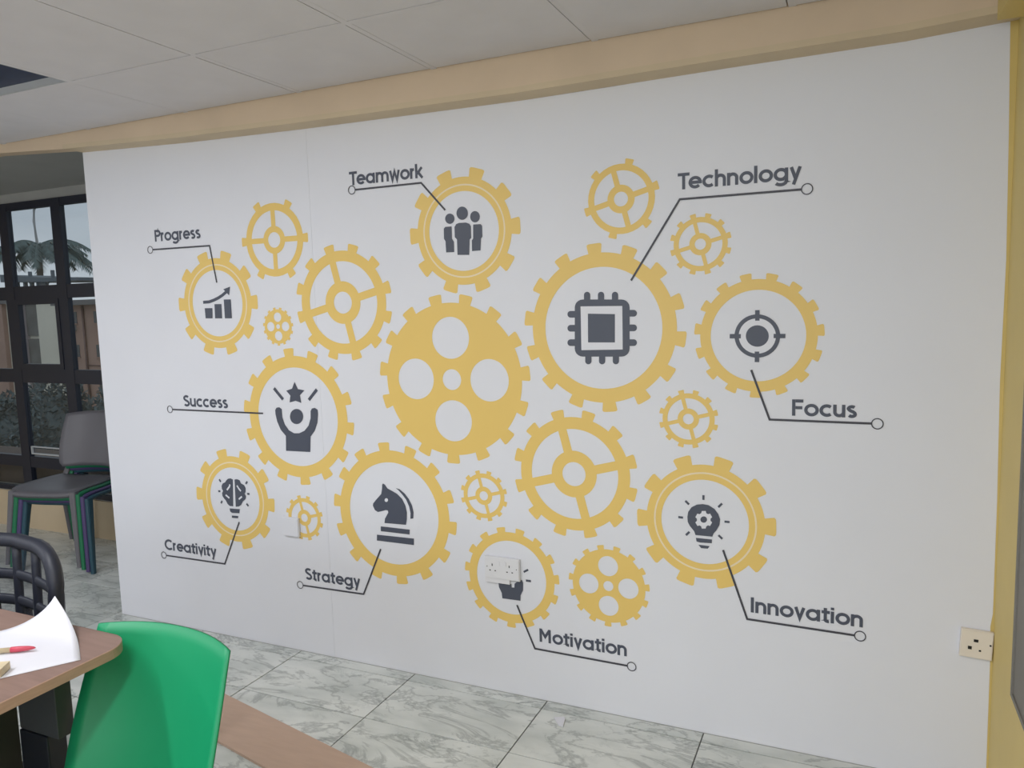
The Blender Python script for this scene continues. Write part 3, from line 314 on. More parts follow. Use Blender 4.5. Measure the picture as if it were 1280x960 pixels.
# tan beam above the mural, lower edge slightly wavy like the photo's
bz = [(-3.378, 2.284), (-2.7, 2.256), (-2.06, 2.240), (-1.09, 2.226), (-.38, 2.232), (.11, 2.233), (XR, 2.246)]
def band(name, lo, hi, y0, y1, m):
    bm = bmesh.new(); R_ = []
    for (x, z0), (_, z1) in zip(lo, hi): R_.append([bm.verts.new(c) for c in ((x, y0, z0), (x, y1, z0), (x, y1, z1), (x, y0, z1))])
    for p, q in zip(R_, R_[1:]):
        for k in range(4): bm.faces.new((p[k], p[(k+1) % 4], q[(k+1) % 4], q[k]))
    bm.faces.new(R_[0]); bm.faces.new(R_[-1][::-1])
    return tag(link(name, bm_mesh(bm), m), kind=S)
band('trim_1', [(x, z+.020) for x, z in bz], [(x, HC+.05) for x, z in bz], -.1, 0, M['paint_peach'])
band('trim_2', bz, [(x, z+.020) for x, z in bz], -.1, 0, M['paint_cream'])
bl = [(XL, 2.325), (-3.9, 2.316), (-3.378, 2.284)]
band('trim_4', bl, [(x, HC+.05) for x, z in bl], -.1, -.03, M['paint_peach'])
# yellow beam along the top of the right wall
tr3 = box('trim_3', XR-.064, XR, YB, -.1005, 2.224, HC, M['paint_yellow']); tag(tr3, kind=S)

# ---- windows
def bars(name, defs, m, parent):
    bm = bmesh.new()
    for d in defs: box_into(bm, *d)
    return link(name, bm_mesh(bm), m, parent)
wn = empty('window_1', (-4.9, YW, .27)); tag(wn, kind=S)
ox, oy, oz = wn.location
def wb(name, x0, x1, y0, y1, z0, z1, m): return box(name, x0-ox, x1-ox, y0-oy, y1-oy, z0-oz, z1-oz, m, wn)
MX = [-4.825 + .545*i for i in range(-4, 6)]
for z0, z1 in ((2.235, 2.285), (1.63, 1.72), (1.055, 1.15), (.45, .53), (.27, .30)):
    wb('transom', XL+.05, -1.9, YW-.010, YW+.022, z0, z1, M['alu'])
for x in MX:
    wb('mullion', x-.045, x+.045, YW-.012, YW+.024, .27, 2.285, M['alu'])
for i in range(len(MX)-1):
    a, b = MX[i]+.045, MX[i+1]-.045
    for z0, z1, sash in ((1.72, 2.235, 0), (1.15, 1.63, .036), (.53, 1.055, 0), (.30, .45, 0)):
        if sash and i % 2 == 1:   # opening light in the middle row
            fr = bars('sash', [(a-ox, a+sash-ox, -.016, .018, z0-oz, z1-oz), (b-sash-ox, b-ox, -.016, .018, z0-oz, z1-oz), (a+sash-ox, b-sash-ox, -.016, .018, z0-oz, z0+sash-oz), (a+sash-ox, b-sash-ox, -.016, .018, z1-sash-oz, z1-oz)], M['alu'], wn)
        wb('pane', a, b, YW+.006, YW+.010, z0, z1, M['glass'])
fr = bars('bottom_sash', [(MX[3]+.06-ox, MX[4]-.06-ox, -.008, .004, .545-oz, .553-oz), (MX[3]+.06-ox, MX[4]-.06-ox, -.008, .004, .595-oz, .602-oz), (MX[3]+.06-ox, MX[3]+.07-ox, -.008, .004, .553-oz, .595-oz), (MX[4]-.085-ox, MX[4]-.06-ox, -.008, .004, .553-oz, .595-oz)], M['frame_l'], wn); fr['label'] = 'pale grey metal strip at the foot of the pane'
wn2 = empty('window_2', (-2.3, YB, .82)); tag(wn2, kind=S)
bm = bmesh.new()
for x in [-4.85 + 5.05*i/5 for i in range(6)]: box_into(bm, x+2.3-.03, x+2.3+.03, -.1, -.03, 0, 1.36)
for z in (0, 1.30): box_into(bm, -2.55, 2.5, -.1, -.03, z, z+.06)
link('frame', bm_mesh(bm), M['alu'], wn2); box('pane', -2.55, 2.5, -.07, -.066, 0, 1.36, M['glass'], wn2)
wn3 = empty('window_3', (XL, -3, .72)); tag(wn3, kind=S)
bm = bmesh.new()
for y in (-1.4, -.7, 0, .7, 1.4): box_into(bm, -.1, -.03, y-.03, y+.03, 0, 1.36)
for z in (0, 1.30): box_into(bm, -.1, -.03, -1.4, 1.4, z, z+.06)
link('frame', bm_mesh(bm), M['alu'], wn3); box('pane', -.07, -.066, -1.4, 1.4, 0, 1.36, M['glass'], wn3)

# ================================================================ THE MURAL
mu = empty('wall_mural', (-1.496, 0, 0)); tag(mu, 'white vinyl wall mural of golden gears with charcoal icons and captions', 'mural')
MO = 1.496
# three strips of film meeting at faint seams
edge = [(-3.372, 2.291), (-2.9, 2.272), (-2.058, 2.244), (-1.088, 2.226), (-.76, 2.228), (-.38, 2.236), (.114, 2.236), (.365, 2.251)]
rightedge = [(.366, 2.2), (.372, 1.95), (.378, 1.6), (.375, 1.25), (.380, .9), (.381, .56), (.376, .52), (.379, .40), (.380, .07), (.380, .0006)]
def strip(x0, x1, last=False):
    top = [(x, z) for x, z in edge if x0 < x < x1-.01]
    def ztop(x):
        for (a, za), (b, zb) in zip(edge, edge[1:]):
            if a <= x <= b: return za + (zb-za)*(x-a)/(b-a)
        return edge[0][1] if x < edge[0][0] else edge[-1][1]
    poly = [(x0, .0006), (x0, ztop(x0))] + top + ([(edge[-1][0], edge[-1][1])] + rightedge if last else [(x1, ztop(x1)), (x1, .0006)])
    poly = [p for i, p in enumerate(poly) if i == 0 or p != poly[i-1]]
    strips.append(poly)
strips = []
strip(-3.378, -2.0513); strip(-2.0507, .38, True)

def flat(name, loops, y, m, parent, th=.0003):
    """even-odd filled outline(s) in the wall plane, as a thin film"""
    cu = bpy.data.curves.new('c', 'CURVE'); cu.dimensions = '2D'; cu.fill_mode = 'BOTH'; cu.extrude = th/2
    for lp in loops:
        s = cu.splines.new('POLY'); s.points.add(len(lp)-1); s.use_cyclic_u = True
        for p, (x, z) in zip(s.points, lp): p.co = (x, z, 0, 1)
    t = bpy.data.objects.new('t', cu); COL.objects.link(t)
    dg = bpy.context.evaluated_depsgraph_get(); me = bpy.data.meshes.new_from_object(t.evaluated_get(dg))
    bpy.data.objects.remove(t); bpy.data.curves.remove(cu)
    for v in me.vertices: v.co = (v.co.x + MO, y - v.co.z, v.co.y)
    me.materials.clear()
    return link(name, me, m, parent)
for lp in strips: flat('film_strip', [lp], .0006, M['vinyl'], mu, .0011)
STEP = [0]
def stroke_into(bm, pts, w, y, th=.0003, ox_=MO):
    STEP[0] = (STEP[0]+1) % 6; y = y - STEP[0]*.00003
    P = [Vector(p) for p in pts]; closed = (P[0]-P[-1]).length < 1e-6 and len(P) > 3
    if closed: P = P[:-1]
    n = len(P); L, R = [], []
    for i, p in enumerate(P):
        a = (p - P[i-1]).normalized() if (i > 0 or closed) else None
        b = (P[(i+1) % n] - p).normalized() if (i < n-1 or closed) else None
        if a is None: a = b
        if b is None: b = a
        t = (a+b); t = t.normalized() if t.length > 1e-6 else a
        nn = Vector((-t.y, t.x)); k = max(.35, nn.dot(Vector((-a.y, a.x))))
        L.append(p + nn*(w/2/k)); R.append(p - nn*(w/2/k))
    def V(q, yy): return bm.verts.new((q.x+ox_, yy, q.y))
    lf = [V(q, y) for q in L]; rf = [V(q, y) for q in R]; lb = [V(q, y+th) for q in L]; rb = [V(q, y+th) for q in R]
    for i in range(n if closed else n-1):
        j = (i+1) % n
        bm.faces.new((lf[i], lf[j], rf[j], rf[i])); bm.faces.new((lb[i], rb[i], rb[j], lb[j]))
        bm.faces.new((lf[i], lb[i], lb[j], lf[j])); bm.faces.new((rf[i], rf[j], rb[j], rb[i]))
    if not closed:
        bm.faces.new((lf[0], rf[0], rb[0], lb[0])); bm.faces.new((lf[-1], lb[-1], rb[-1], rf[-1]))
def circle(cx, cz, r, n=48, a0=0): return [(cx + r*math.cos(a0 + 2*math.pi*k/n), cz + r*math.sin(a0 + 2*math.pi*k/n)) for k in range(n)]
def cog(cx, cz, body, tip, n, phase, tw):
    """outline of a cog; teeth a touch wider at the tip with rounded corners"""
    o = []; h0 = math.asin(min(.95, tw*.46/body))
    for k in range(n):
        t = math.radians(phase) + 2*math.pi*k/n
        ct, s_ = math.cos(t), math.sin(t)
        for u, v in ((math.sqrt(body**2-(tw*.46)**2), -tw*.46), (tip-.10*tw, -tw*.54), (tip-.02*tw, -tw*.46), (tip, -tw*.30), (tip, tw*.30), (tip-.02*tw, tw*.46), (tip-.10*tw, tw*.54), (math.sqrt(body**2-(tw*.46)**2), tw*.46)):
            o.append((cx + u*ct - v*s_, cz + u*s_ + v*ct))
        t1 = t + 2*math.pi/n
        m_ = 5
        for q in range(1, m_):
            a = t + h0 + (t1 - h0 - t - h0)*q/m_; o.append((cx + body*math.cos(a), cz + body*math.sin(a)))
    return o
YG, YR, YI, YP, YT = -.0006, -.0010, -.0012, -.0015, -.0018
def gear_root(outline_loops, label):
    g = flat('gear', outline_loops, YG, M['gold'], mu); g['label'] = label; return g
def icon(g, key, label):
    d = ICON[key]
    o = flat('icon', d['fill'] if d['fill'] else [], YI, M['ink'], g) if len(d['fill']) and not overlapping(key) else None
    if o is None:
        bm = bmesh.new()
        for n_, lp in enumerate(d['fill']):
            f = flat('tmp', [lp], YI + .00004*(n_ % 2 if n_ == 0 else 1), M['ink'], None); bm.from_mesh(f.data); me = f.data; bpy.data.objects.remove(f); bpy.data.meshes.remove(me)
        o = link('icon', bm_mesh(bm), M['ink'], g)
    bm = bmesh.new(); bm.from_mesh(o.data)
    for pts, w_ in d['stroke']: stroke_into(bm, pts, w_, YI)
    for pts, w_ in d.get('topstroke', []): stroke_into(bm, pts, w_, YT)
    for lp in d['top']:
        f = flat('tmp', [lp], YT, M['ink'], None); bm.from_mesh(f.data); me = f.data; bpy.data.objects.remove(f); bpy.data.meshes.remove(me)
    me = bpy.data.meshes.new('icon'); bm.to_mesh(me); bm.free(); me.materials.append(M['ink']); o.data = me
    o['label'] = label
    if d['pale'] or d['palestroke']:
        for lp in d['pale']: flat('cutout', [lp], YP, M['vinyl_pale'], g)
        for pts, w_ in d['palestroke']:
            bm = bmesh.new(); stroke_into(bm, pts, w_, YP); link('cutout', bm_mesh(bm), M['vinyl_pale'], g)
    return o
def overlapping(key): return key == 'technology'
# framed gears: (key, centre, inner radius, teeth, phase, label, icon label)
for key, cx, cz, sc, n, ph, kind, lab, il in (
    ('progress', -2.592, 1.550, 1, 10, 0, 'A', 'gear with pale inner ring under Progress', 'bar chart icon with a rising arrow'),
    ('creativity', -2.569, .663, 1, 10, -2.5, 'A', 'gear with pale inner ring above Creativity', 'brain shaped light bulb icon'),
    ('teamwork', -1.347, 1.787, 1, 10, 1.5, 'A', 'gear with pale inner ring beside Teamwork', 'icon of three standing figures'),
    ('innovation', -.463, .758, 1, 10, 1.2, 'A', 'gear with pale inner ring above Innovation', 'light bulb icon with a small cog'),
    ('success', -2.182, 1.055, .2135, 14, -7.8, 'B', 'open gear beside Success', 'icon of a figure raising arms to a star'),
    ('technology', -.814, 1.419, .2127, 14, -8, 'B', 'open gear below Technology', 'square microchip icon'),
    ('strategy', -1.716, .673, .2133, 14, -6.8, 'B', 'open gear above Strategy', 'chess knight icon'),
    ('focus', -.294, 1.389, .1471, 15, 4.9, 'B', 'open gear above Focus', 'target crosshair icon'),
    ('motivation', -1.193, .469, .1454, 15, 5.0, 'B', 'open gear above Motivation', 'dark icon partly covered by the socket')):
    if kind == 'A':
        g = gear_root([cog(cx, cz, .1985, .2325, n, ph, .058), circle(cx, cz, .1465, 64)], lab)
        bm = bmesh.new(); c = circle(cx, cz, .1695, 72); stroke_into(bm, c + [c[0]], .0058, YR)
        r_ = link('ring', bm_mesh(bm), M['ring'], g); r_['label'] = 'thin pale peach ring'
    else:
        big = sc > .18
        g = gear_root([cog(cx, cz, sc*1.232, sc*(1.385 if big else 1.365), n, ph, sc*.238), circle(cx, cz, sc, 72)], lab)
    icon(g, key, il)
# gears with four round holes
for cx, cz, R, n, ph, lab in ((-1.419, 1.229, .2946, 15, 5, 'largest gear with four round holes'), (-.805, .4876, .1365, 15, 4.8, 'gear with four round holes right of the socket'), (-2.2555, 1.443, .0735, 15, 5, 'smallest gear with four round holes')):
    a0 = math.radians(0)
    gear_root([cog(cx, cz, R, R*(1.115 if R > .1 else 1.11), n, ph, R*.18), circle(cx, cz, R*.137, 32)] + [circle(cx + R*.545*math.cos(q*math.pi/2), cz + R*.545*math.sin(q*math.pi/2), R*.273, 40) for q in range(4)], lab)
# spoked wheels
def wheel(cx, cz, ri, body, tip, n, ph, tw, hub, hole, sp, sph, lab):
    loops = [cog(cx, cz, body, tip, n, ph, tw), circle(cx, cz, hole, 32)]
    for q in range(4):
        a, b = math.radians(sph + 90*q), math.radians(sph + 90*(q+1))
        lp = []
        d0, d1 = math.asin(sp/2/ri), math.asin(sp/2/hub)
        for k in range(15): t = a+d0 + (b-a-2*d0)*k/14; lp.append((cx+ri*math.cos(t), cz+ri*math.sin(t)))
        for k in range(9): t = b-d1 - (b-a-2*d1)*k/8; lp.append((cx+hub*math.cos(t), cz+hub*math.sin(t)))
        loops.append(lp)
    gear_root(loops, lab)
wheel(-1.912, 1.536, .167, .2095, .238, 12, 14, .047, .0865, .0445, .0315, 14, 'large spoked gear right of Progress')
wheel(-.9285, .892, .166, .2095, .238, 12, 15, .047, .0865, .0445, .0330, 14.5, 'large spoked gear above Motivation')
wheel(-2.248, 1.8075, .1225, .1530, .178, 6, 0, .036, .058, .0325, .0225, 0, 'thin six-toothed spoked gear above Progress')
wheel(-.740, 1.856, .095, .1170, .134, 6, 16, .028, .0475, .0245, .019, 15, 'thin six-toothed spoked gear left of Technology')
for cx, cz, lab in ((-.5154, 1.110, 'small spoked gear below Focus'), (-1.298, .7815, 'small spoked gear right of Strategy'), (-.4744, 1.690, 'small spoked gear below Technology caption'), (-2.174, .613, 'small spoked gear partly covered by the blank plate')):
    wheel(cx, cz, .0705, .0875, .1000, 12, 14.5, .019, .0360, .0180, .0130, 14.5, lab)

# ---- captions: a geometric sans drawn stroke by stroke
SW, XH = .180, .75; RR = XH/2 - SW/2; h = SW/2
def arc(cx, cy, r, a0, a1, n=14, ry=None): return [(cx + r*math.cos(math.radians(a0+(a1-a0)*k/n)), cy + (ry or r)*math.sin(math.radians(a0+(a1-a0)*k/n))) for k in range(n+1)]
def bowl(cx): c = arc(cx, XH/2, RR, 0, 360, 28); c[-1] = c[0]; return c
C2 = XH/2
AR = .215
def arch(x): return arc(x+AR, XH-h-AR, AR, 180, 0, 12) + [(x+2*AR, 0)]
GL = {
 'T': ([[(0, 1-h), (.66, 1-h)], [(.33, 0), (.33, 1-SW)]], .60),
 'P': ([[(h, 0), (h, 1)], [(h, 1-h), (.36, 1-h)] + arc(.36, .70, 1-h-.70, 90, -90, 12) + [(h, .70-(1-h-.70))]], .66),
 'S': ([arc(.33, .73, .235, 35, 180, 12, .27-h+.0)[:] + [(.12, .66), (.2, .58), (.33, .51), (.46, .45), (.535, .36)] + arc(.33, .28, .235, 10, -150, 12, .28-h)], .68),
 'C': ([arc(.50, .5, .5-h, 48, 312, 22)], .90),
 'F': ([[(h, 0), (h, 1)], [(SW, 1-h), (.58, 1-h)], [(SW, .5), (.53, .5)]], .62),
 'M': ([[(h, 0), (h, 1)], [(.80-h, 0), (.80-h, 1)], [(h*1.2, .93), (.40, .42), (.80-h*1.2, .93)]], .90),
 'I': ([[(h, 0), (h, 1)]], .25),
 'a': ([bowl(C2), [(XH-h, 0), (XH-h, XH)]], .82),
 'c': ([arc(C2, C2, RR, 48, 312, 18)], .68),
 'e': ([arc(C2, C2, RR, 0, 318, 20), [(C2-RR, C2), (C2+RR+h, C2)]], .77),
 'o': ([bowl(C2)], .77),
 'g': ([bowl(C2), [(XH-h, XH)] + [(XH-h, -.02)] + arc(C2, -.02, RR, 0, -150, 10, .20)], .82),
 'n': ([[(h, 0), (h, XH)], arch(h)], .66),
 'm': ([[(h, 0), (h, XH)], arch(h), arch(h+2*AR)], 1.09),
 'h': ([[(h, 0), (h, 1.03)], arch(h)], .66),
 'l': ([[(h, 0), (h, 1.02)]], .24),
 'i': ([[(h, 0), (h, XH)], [(h, .84), (h, 1.0)]], .24),
 'r': ([[(h, 0), (h, XH)], arc(h+.235, XH-h-.235, .235, 180, 92, 8)], .40),
 'k': ([[(h, 0), (h, 1.02)], [(h, .26), (.52, XH)], [(.22, .42), (.55, 0)]], .58),
 'u': ([[(h, XH)] + arc(h+AR, h+AR, AR, 180, 360, 12), [(h+2*AR, 0), (h+2*AR, XH)]], .66),
 'v': ([[(h*.9, XH), (.29, h*.6), (.58-h*.9, XH)]], .60),
 'w': ([[(h*.9, XH), (.24, h*.6), (.42, XH-.08), (.60, h*.6), (.84-h*.9, XH)]], .86),
 'y': ([[(h*.9, XH), (.30, .06)], [(.60-h*.9, XH), (.20, -.27)]], .62),
 't': ([[(.19, .92), (.19, .16)] + arc(.19+.15, .16, .15, 180, 285, 8, .088), [(0, XH-h), (.42, XH-h)]], .46),
 's': ([arc(.26, .52, .165, 40, 180, 8, .13) + [(.13, .46), (.20, .40), (.33, .34), (.40, .28)] + arc(.26, .20, .165, 10, -145, 8, .13)], .54),
}
def text_width(s): return sum(GL[c][1] for c in s) - .05
def caption(word, x0, z0, width, circ, line, lab):
    cap = .0525; sx = width/(text_width(word)*cap); bm = bmesh.new(); x = 0
    for c in word:
        for pts in GL[c][0]: stroke_into(bm, [(x0 + (x+px)*cap*sx, z0 + pz*cap) for px, pz in pts], SW*cap*(.5+.5*sx), YI)
        x += GL[c][1]
    t = link('caption', bm_mesh(bm), M['ink'], mu); t['label'] = 'charcoal word ' + word
    bm = bmesh.new()
    stroke_into(bm, line, .0070, YT)
    c = circle(circ[0], circ[1], .0160, 28); stroke_into(bm, c + [c[0]], .0032, YT)
    l = link('leader_line', bm_mesh(bm), M['inkline'], t); l['label'] = 'thin black leader line ending in a small ring'
caption('Progress', -2.944, 1.840, .281, (-2.9788, 1.805), [(-2.962, 1.805), (-2.6124, 1.8035), (-2.5849, 1.6408)], '')
caption('Success', -2.841, 1.081, .270, (-2.9312, 1.0641), [(-2.915, 1.064), (-2.3677, 1.0645)], '')
caption('Creativity', -3.0365, .3755, .332, (-3.047, .346), [(-3.031, .3463), (-2.6552, .3490), (-2.549, .5582)], '')
caption('Strategy', -2.188, .3350, .290, (-2.2188, .3055), [(-2.2028, .3055), (-1.8813, .3095), (-1.784, .5169)], '')
caption('Teamwork', -1.850, 1.9970, .335, (-1.840, 1.9788), [(-1.824, 1.9785), (-1.5204, 1.9785), (-1.4208, 1.8697)], '')
caption('Technology', -.547, 1.8700, .379, (-.150, 1.839), [(-.166, 1.839), (-.5406, 1.839), (-.7078, 1.5806)], '')
caption('Focus', -.1865, 1.1335, .188, (.0601, 1.1172), [(.044, 1.1173), (-.254, 1.1183), (-.312, 1.2787)], '')
caption('Innovation', -.3095, .4625, .342, (.0249, .4332), [(.009, .4333), (-.3205, .4372), (-.3998, .6676)], '')
caption('Motivation', -1.080, .2325, .341, (-.7217, .1975), [(-.7377, .1977), (-1.100, .2013), (-1.1703, .3641)], '')

# ================================================================ SOCKETS AND PLATE
def plate(name, x, z, wd, ht, m, th=.010):
    o = empty(name, (x, -.0020, z)); 
    bm = bmesh.new(); box_into(bm, -wd/2, wd/2, -th, 0, -ht/2, ht/2)
    bmesh.ops.bevel(bm, geom=[e for e in bm.edges if all(v.co.y < -th+.001 for v in e.verts)], offset=.0025, segments=2, affect='EDGES')
    link('faceplate', bm_mesh(bm), m, o); return o
def slots(o, pts, th=.010):
    for x, z, w_, h_ in pts: box('slot', x-w_/2, x+w_/2, -th-.0006, -th+.0005, z-h_/2, z+h_/2, M['hole'], o)
ds = plate('double_socket', -1.2248, .5045, .146, .086, M['plastic_w'], .012)
tag(ds, 'white double power socket inside the Motivation gear', 'socket')
pr = box('pattress', -.0735, .030, -.008, 0, -.060, -.0435, M['plastic_w'], ds); pr['label'] = 'pale lower edge of the mounting box'
for gx in (-.036, .036):
    slots(ds, [(gx-.004, .012, .0035, .009), (gx-.0135, -.010, .006, .0035), (gx+.0085, -.010, .006, .0035)], .012)
slots(ds, [(-.062, .004, .003, .003), (.062, .004, .003, .003)], .012)
for gx in (-.014, .014): box('rocker_switch', gx-.005, gx+.005, -.0135, -.012, .012, .028, M['plastic_w'], ds)
ss = plate('single_socket', .3405, .4635, .084, .086, M['plastic_c'], .014)
ss.rotation_euler = (0, math.radians(2.5), 0)
tag(ss, 'cream single power socket at the corner by the yellow wall', 'socket')
slots(ss, [(-.002, .012, .012, .0085), (-.0165, -.012, .010, .010), (.010, -.017, .006, .005), (.0355, .004, .005, .005)], .014)
bp = plate('blank_plate', -2.2440, .5680, .088, .084, M['vinyl'], .012)
tag(bp, 'white blank cover plate over the small gear right of Creativity', 'cover plate')
box('back_box', -.036, .036, -.003, 0, -.048, .036, M['plastic_w'], bp)

# ================================================================ BOARD ON THE YELLOW WALL
nb = empty('notice_board', (XR, -.975, .5)); tag(nb, 'grey flat board hanging on the yellow wall at the right edge', 'board')
box('panel', -.014, -.002, -.583, .583, .012, 1.38, M['greyboard'], nb)
bm = bmesh.new()
for q in ((-.6, .6, 0, .012), (-.6, .6, 1.38, 1.392), (-.6, -.583, .012, 1.38), (.583, .6, .012, 1.38)): box_into(bm, -.018, 0, q[0]*.975, q[1]*.975, q[2], q[3])
link('frame', bm_mesh(bm), M['greyboard'], nb)

# ================================================================ TABLE
TZ = .745
tb = empty('table', (-2.30, -1.70, 0)); tag(tb, 'brown laminate table with a rounded corner at the lower left', 'table')
tx0, tx1, ty0, ty1 = -.75, .741, -.33, .352
def corner_poly(ins=0):
    r = .070 - ins
    return rounded(tx0+ins, tx1-ins, ty0+ins, ty1-ins, r, 10)
prism('tabletop', corner_poly(.0015), TZ-.022, TZ, M['wood_top'], tb)
P = corner_poly(0); Q = corner_poly(.0016); bm = bmesh.new(); n = len(P)
V = [[bm.verts.new((x, y, z)) for x, y in pp] for pp, z in ((P, TZ-.0235), (P, TZ-.0012), (Q, TZ+.0004), (Q, TZ-.0238))]
for a, b in ((0, 1), (1, 2), (3, 0)):
    for i in range(n): bm.faces.new((V[a][i], V[a][(i+1) % n], V[b][(i+1) % n], V[b][i]))
link('edge_band', bm_mesh(bm), M['wood_edge'], tb)
for sx in (1, -1):
    xa = .422 if sx > 0 else -.66
    f = box('side_panel', xa-.020, xa, -.28, .255, .0, TZ-.0245, M['panel_d'], tb)
    f = box('leg', xa, xa+.105, .255, .305, 0, .500, M['steel_k'], tb, .004)
    k_ = box('bracket', xa, xa+.145, .258, .300, .501, TZ-.0245, M['slate'], tb, .003); k_['label'] = 'lighter slate grey bracket'
box('modesty_panel', -.66, .402, -.02, 0, .30, TZ-.0245, M['panel_d'], tb)
# sheet of paper, far right corner curling up
bm = bmesh.new()
c0 = Vector((-1.579, -1.475)); ax = Vector((-.563, -.826)).normalized(); ay = Vector((-.826, .563)).normalized()
W_, H_, nx, ny = .210, .297, 14, 18; g = []
for i in range(nx+1):
    rowv = []
    for j in range(ny+1):
        s, t = i/nx, j/ny
        k = max(0, (1-s) + t - 1.18)/.82
        lift = .072*k**2.0
        p = c0 + ax*(s*W_ + .042*k**2.2) + ay*(t*H_ - .030*k**2)
        rowv.append(bm.verts.new((p.x, p.y, TZ + .0012 + lift + .002*math.sin(3*t)*s)))
    g.append(rowv)
for i in range(nx):
    for j in range(ny): bm.faces.new((g[i][j], g[i+1][j], g[i+1][j+1], g[i][j+1]))
pm = bm_mesh(bm, smooth=True); pap = link('paper_sheet', pm, M['paper']); so = pap.modifiers.new('s', 'SOLIDIFY'); so.thickness = .0004
tag(pap, 'white sheet of paper on the table with one corner curling up', 'paper')
# wooden stick with a red tip
pe = empty('wooden_stick', (-1.719, -1.484, TZ+.0105)); pe.rotation_euler = (0, 0, math.radians(214))
tag(pe, 'pale wooden stick with a pinkish red tip lying on the paper', 'stick')
tube('shaft', [(.052, 0, 0), (.19, 0, 0)], .0058, M['wood_l'], pe)
tp = tube('tip', [(0, 0, -.001), (.004, 0, 0), (.015, 0, 0), (.035, 0, 0), (.052, 0, 0)], [.0008, .0028, .0052, .0066, .0066], M['red'], pe, 12); tp['label'] = 'pinkish red rounded tip'
wbk = box('wooden_block', -.16, 0, -.022, .022, 0, .017, M['wood_l'], None, .0012); wbk.location = (-1.676, -1.580, TZ+.0026)
wbk.rotation_euler = (0, 0, math.radians(33)); tag(wbk, 'pale wooden block on the table edge beside the paper', 'block')

# ================================================================ BROWN BOARD ON THE FLOOR
bd = prism('flat_board', [(-2.36, -.409), (-1.393, -.625), (-.75, -.768), (-.95, -.928), (-1.725, -.758), (-2.40, -.610)], .0005, .010, M['board'])
tag(bd, 'flat brown board lying on the marble floor behind the green chair', 'board')

# ================================================================ PLASTIC CHAIRS
def back_shell(bm, zb, zt, wb_, wt, ybot, ytop, th=.006, conc=.05, nu=16, nv=14, tiltc=.012, waist=1, bulge=.03):
    """curved one-piece backrest: sides come forward (-y), waist bulges"""
    rows = []
    for sgn in (0, 1):
        gr = []
        for j in range(nv+1):
            v = j/nv; z = zb + (zt-zb)*v
            wd = (wb_ + (wt-wb_)*v) + bulge*math.sin(math.pi*min(1, v*1.02))
            if v < .12: wd -= .05/waist*(1-v/.12)**2
            rowv = []
            for i in range(nu+1):
                u = -1 + 2*i/nu
                y = ybot + (ytop-ybot)*v**1.15 - conc*(abs(u)**2.2)
                zz = z + tiltc*(1-u*u)*v
                rowv.append(bm.verts.new((u*wd/2, y + (th if sgn else 0), zz)))
            gr.append(rowv)
        rows.append(gr)
    A, B = rows
    for j in range(nv):
        for i in range(nu):
            bm.faces.new((A[j][i], A[j][i+1], A[j+1][i+1], A[j+1][i])); bm.faces.new((B[j][i], B[j+1][i], B[j+1][i+1], B[j][i+1]))
    for j in range(nv):
        for i in (0, nu): bm.faces.new((A[j][i], A[j+1][i], B[j+1][i], B[j][i]))
    for i in range(nu):
        for j in (0, nv): bm.faces.new((A[j][i], A[j][i+1], B[j][i+1], B[j][i]))
def leg_mesh(p0, p1, w0, w1, d0, d1, r=.3):
    bm = bmesh.new(); p0, p1 = Vector(p0), Vector(p1); n = 5; rings = []
    for k in range(n+1):
        t = k/n; c = p0.lerp(p1, t); w_, d = w0+(w1-w0)*t, d0+(d1-d0)*t
        q = rounded(-w_/2, w_/2, -d/2, d/2, min(w_, d)*r, 3)
        rings.append([bm.verts.new((c.x+a, c.y+b, c.z)) for a, b in q])
    for a, b in zip(rings, rings[1:]):
        for k in range(len(a)): bm.faces.new((a[k], a[(k+1) % len(a)], b[(k+1) % len(a)], b[k]))
    bm.faces.new(rings[0]); bm.faces.new(rings[-1][::-1]); return bm_mesh(bm, smooth=False)
CH = {}
def chair_meshes(zb=.505, wb_=.40, wt=.40, tc=.012, waist=1, sz=0, ybot=.225, bulge=.03):
    bm = bmesh.new(); nu, nv = 14, 14; gr = []
    for s_ in (0, 1):
        g_ = []
        for j in range(nv+1):
            v = -1 + 2*j/nv; rv = []
            for i in range(nu+1):
                u = -1 + 2*i/nu
                x = u*.228*(1-.10*max(0, v)) ; y = v*.215
                f = (1 - .5*(abs(u*v))**6)                      # rounded corners
                x *= (1-.06*abs(v)**8); y *= (1-.06*abs(u)**8)
                z = .448 + sz - .016*(1-u*u)*(1-v*v) + .010*abs(u)**4 - .022*max(0, -v)**6
                if s_: z -= .012 + .012*max(abs(u), abs(v))**10
                rv.append(bm.verts.new((x, y, z)))
            g_.append(rv)
        gr.append(g_)
    A, B = gr
    for j in range(nv):
        for i in range(nu):
            bm.faces.new((A[j][i], A[j][i+1], A[j+1][i+1], A[j+1][i])); bm.faces.new((B[j][i], B[j+1][i], B[j+1][i+1], B[j][i+1]))
        for i in (0, nu): bm.faces.new((A[j][i], A[j+1][i], B[j+1][i], B[j][i]))
    for i in range(nu):
        for j in (0, nv): bm.faces.new((A[j][i], A[j][i+1], B[j][i+1], B[j][i]))
    CH['seat'] = bm_mesh(bm, smooth=True)
    bm = bmesh.new(); back_shell(bm, zb, CT_, wb_, wt, ybot, .325, tiltc=tc, waist=waist, bulge=bulge); CH['back'] = bm_mesh(bm, smooth=True)
    CH['fl'] = [leg_mesh((s_*.205, -.185, .44+sz), (s_*.243, -.235, 0), .044, .026, .050, .026) for s_ in (-1, 1)]
    CH['bl'] = [leg_mesh((s_*.190, .185, .44+sz), (s_*.228, .262, 0), .044, .026, .055, .030) for s_ in (-1, 1)]
    CH['up'] = [leg_mesh((s_*.172, .268, .565), (s_*.185, .196, .43), .030, .040, .014, .030) for s_ in (-1, 1)]
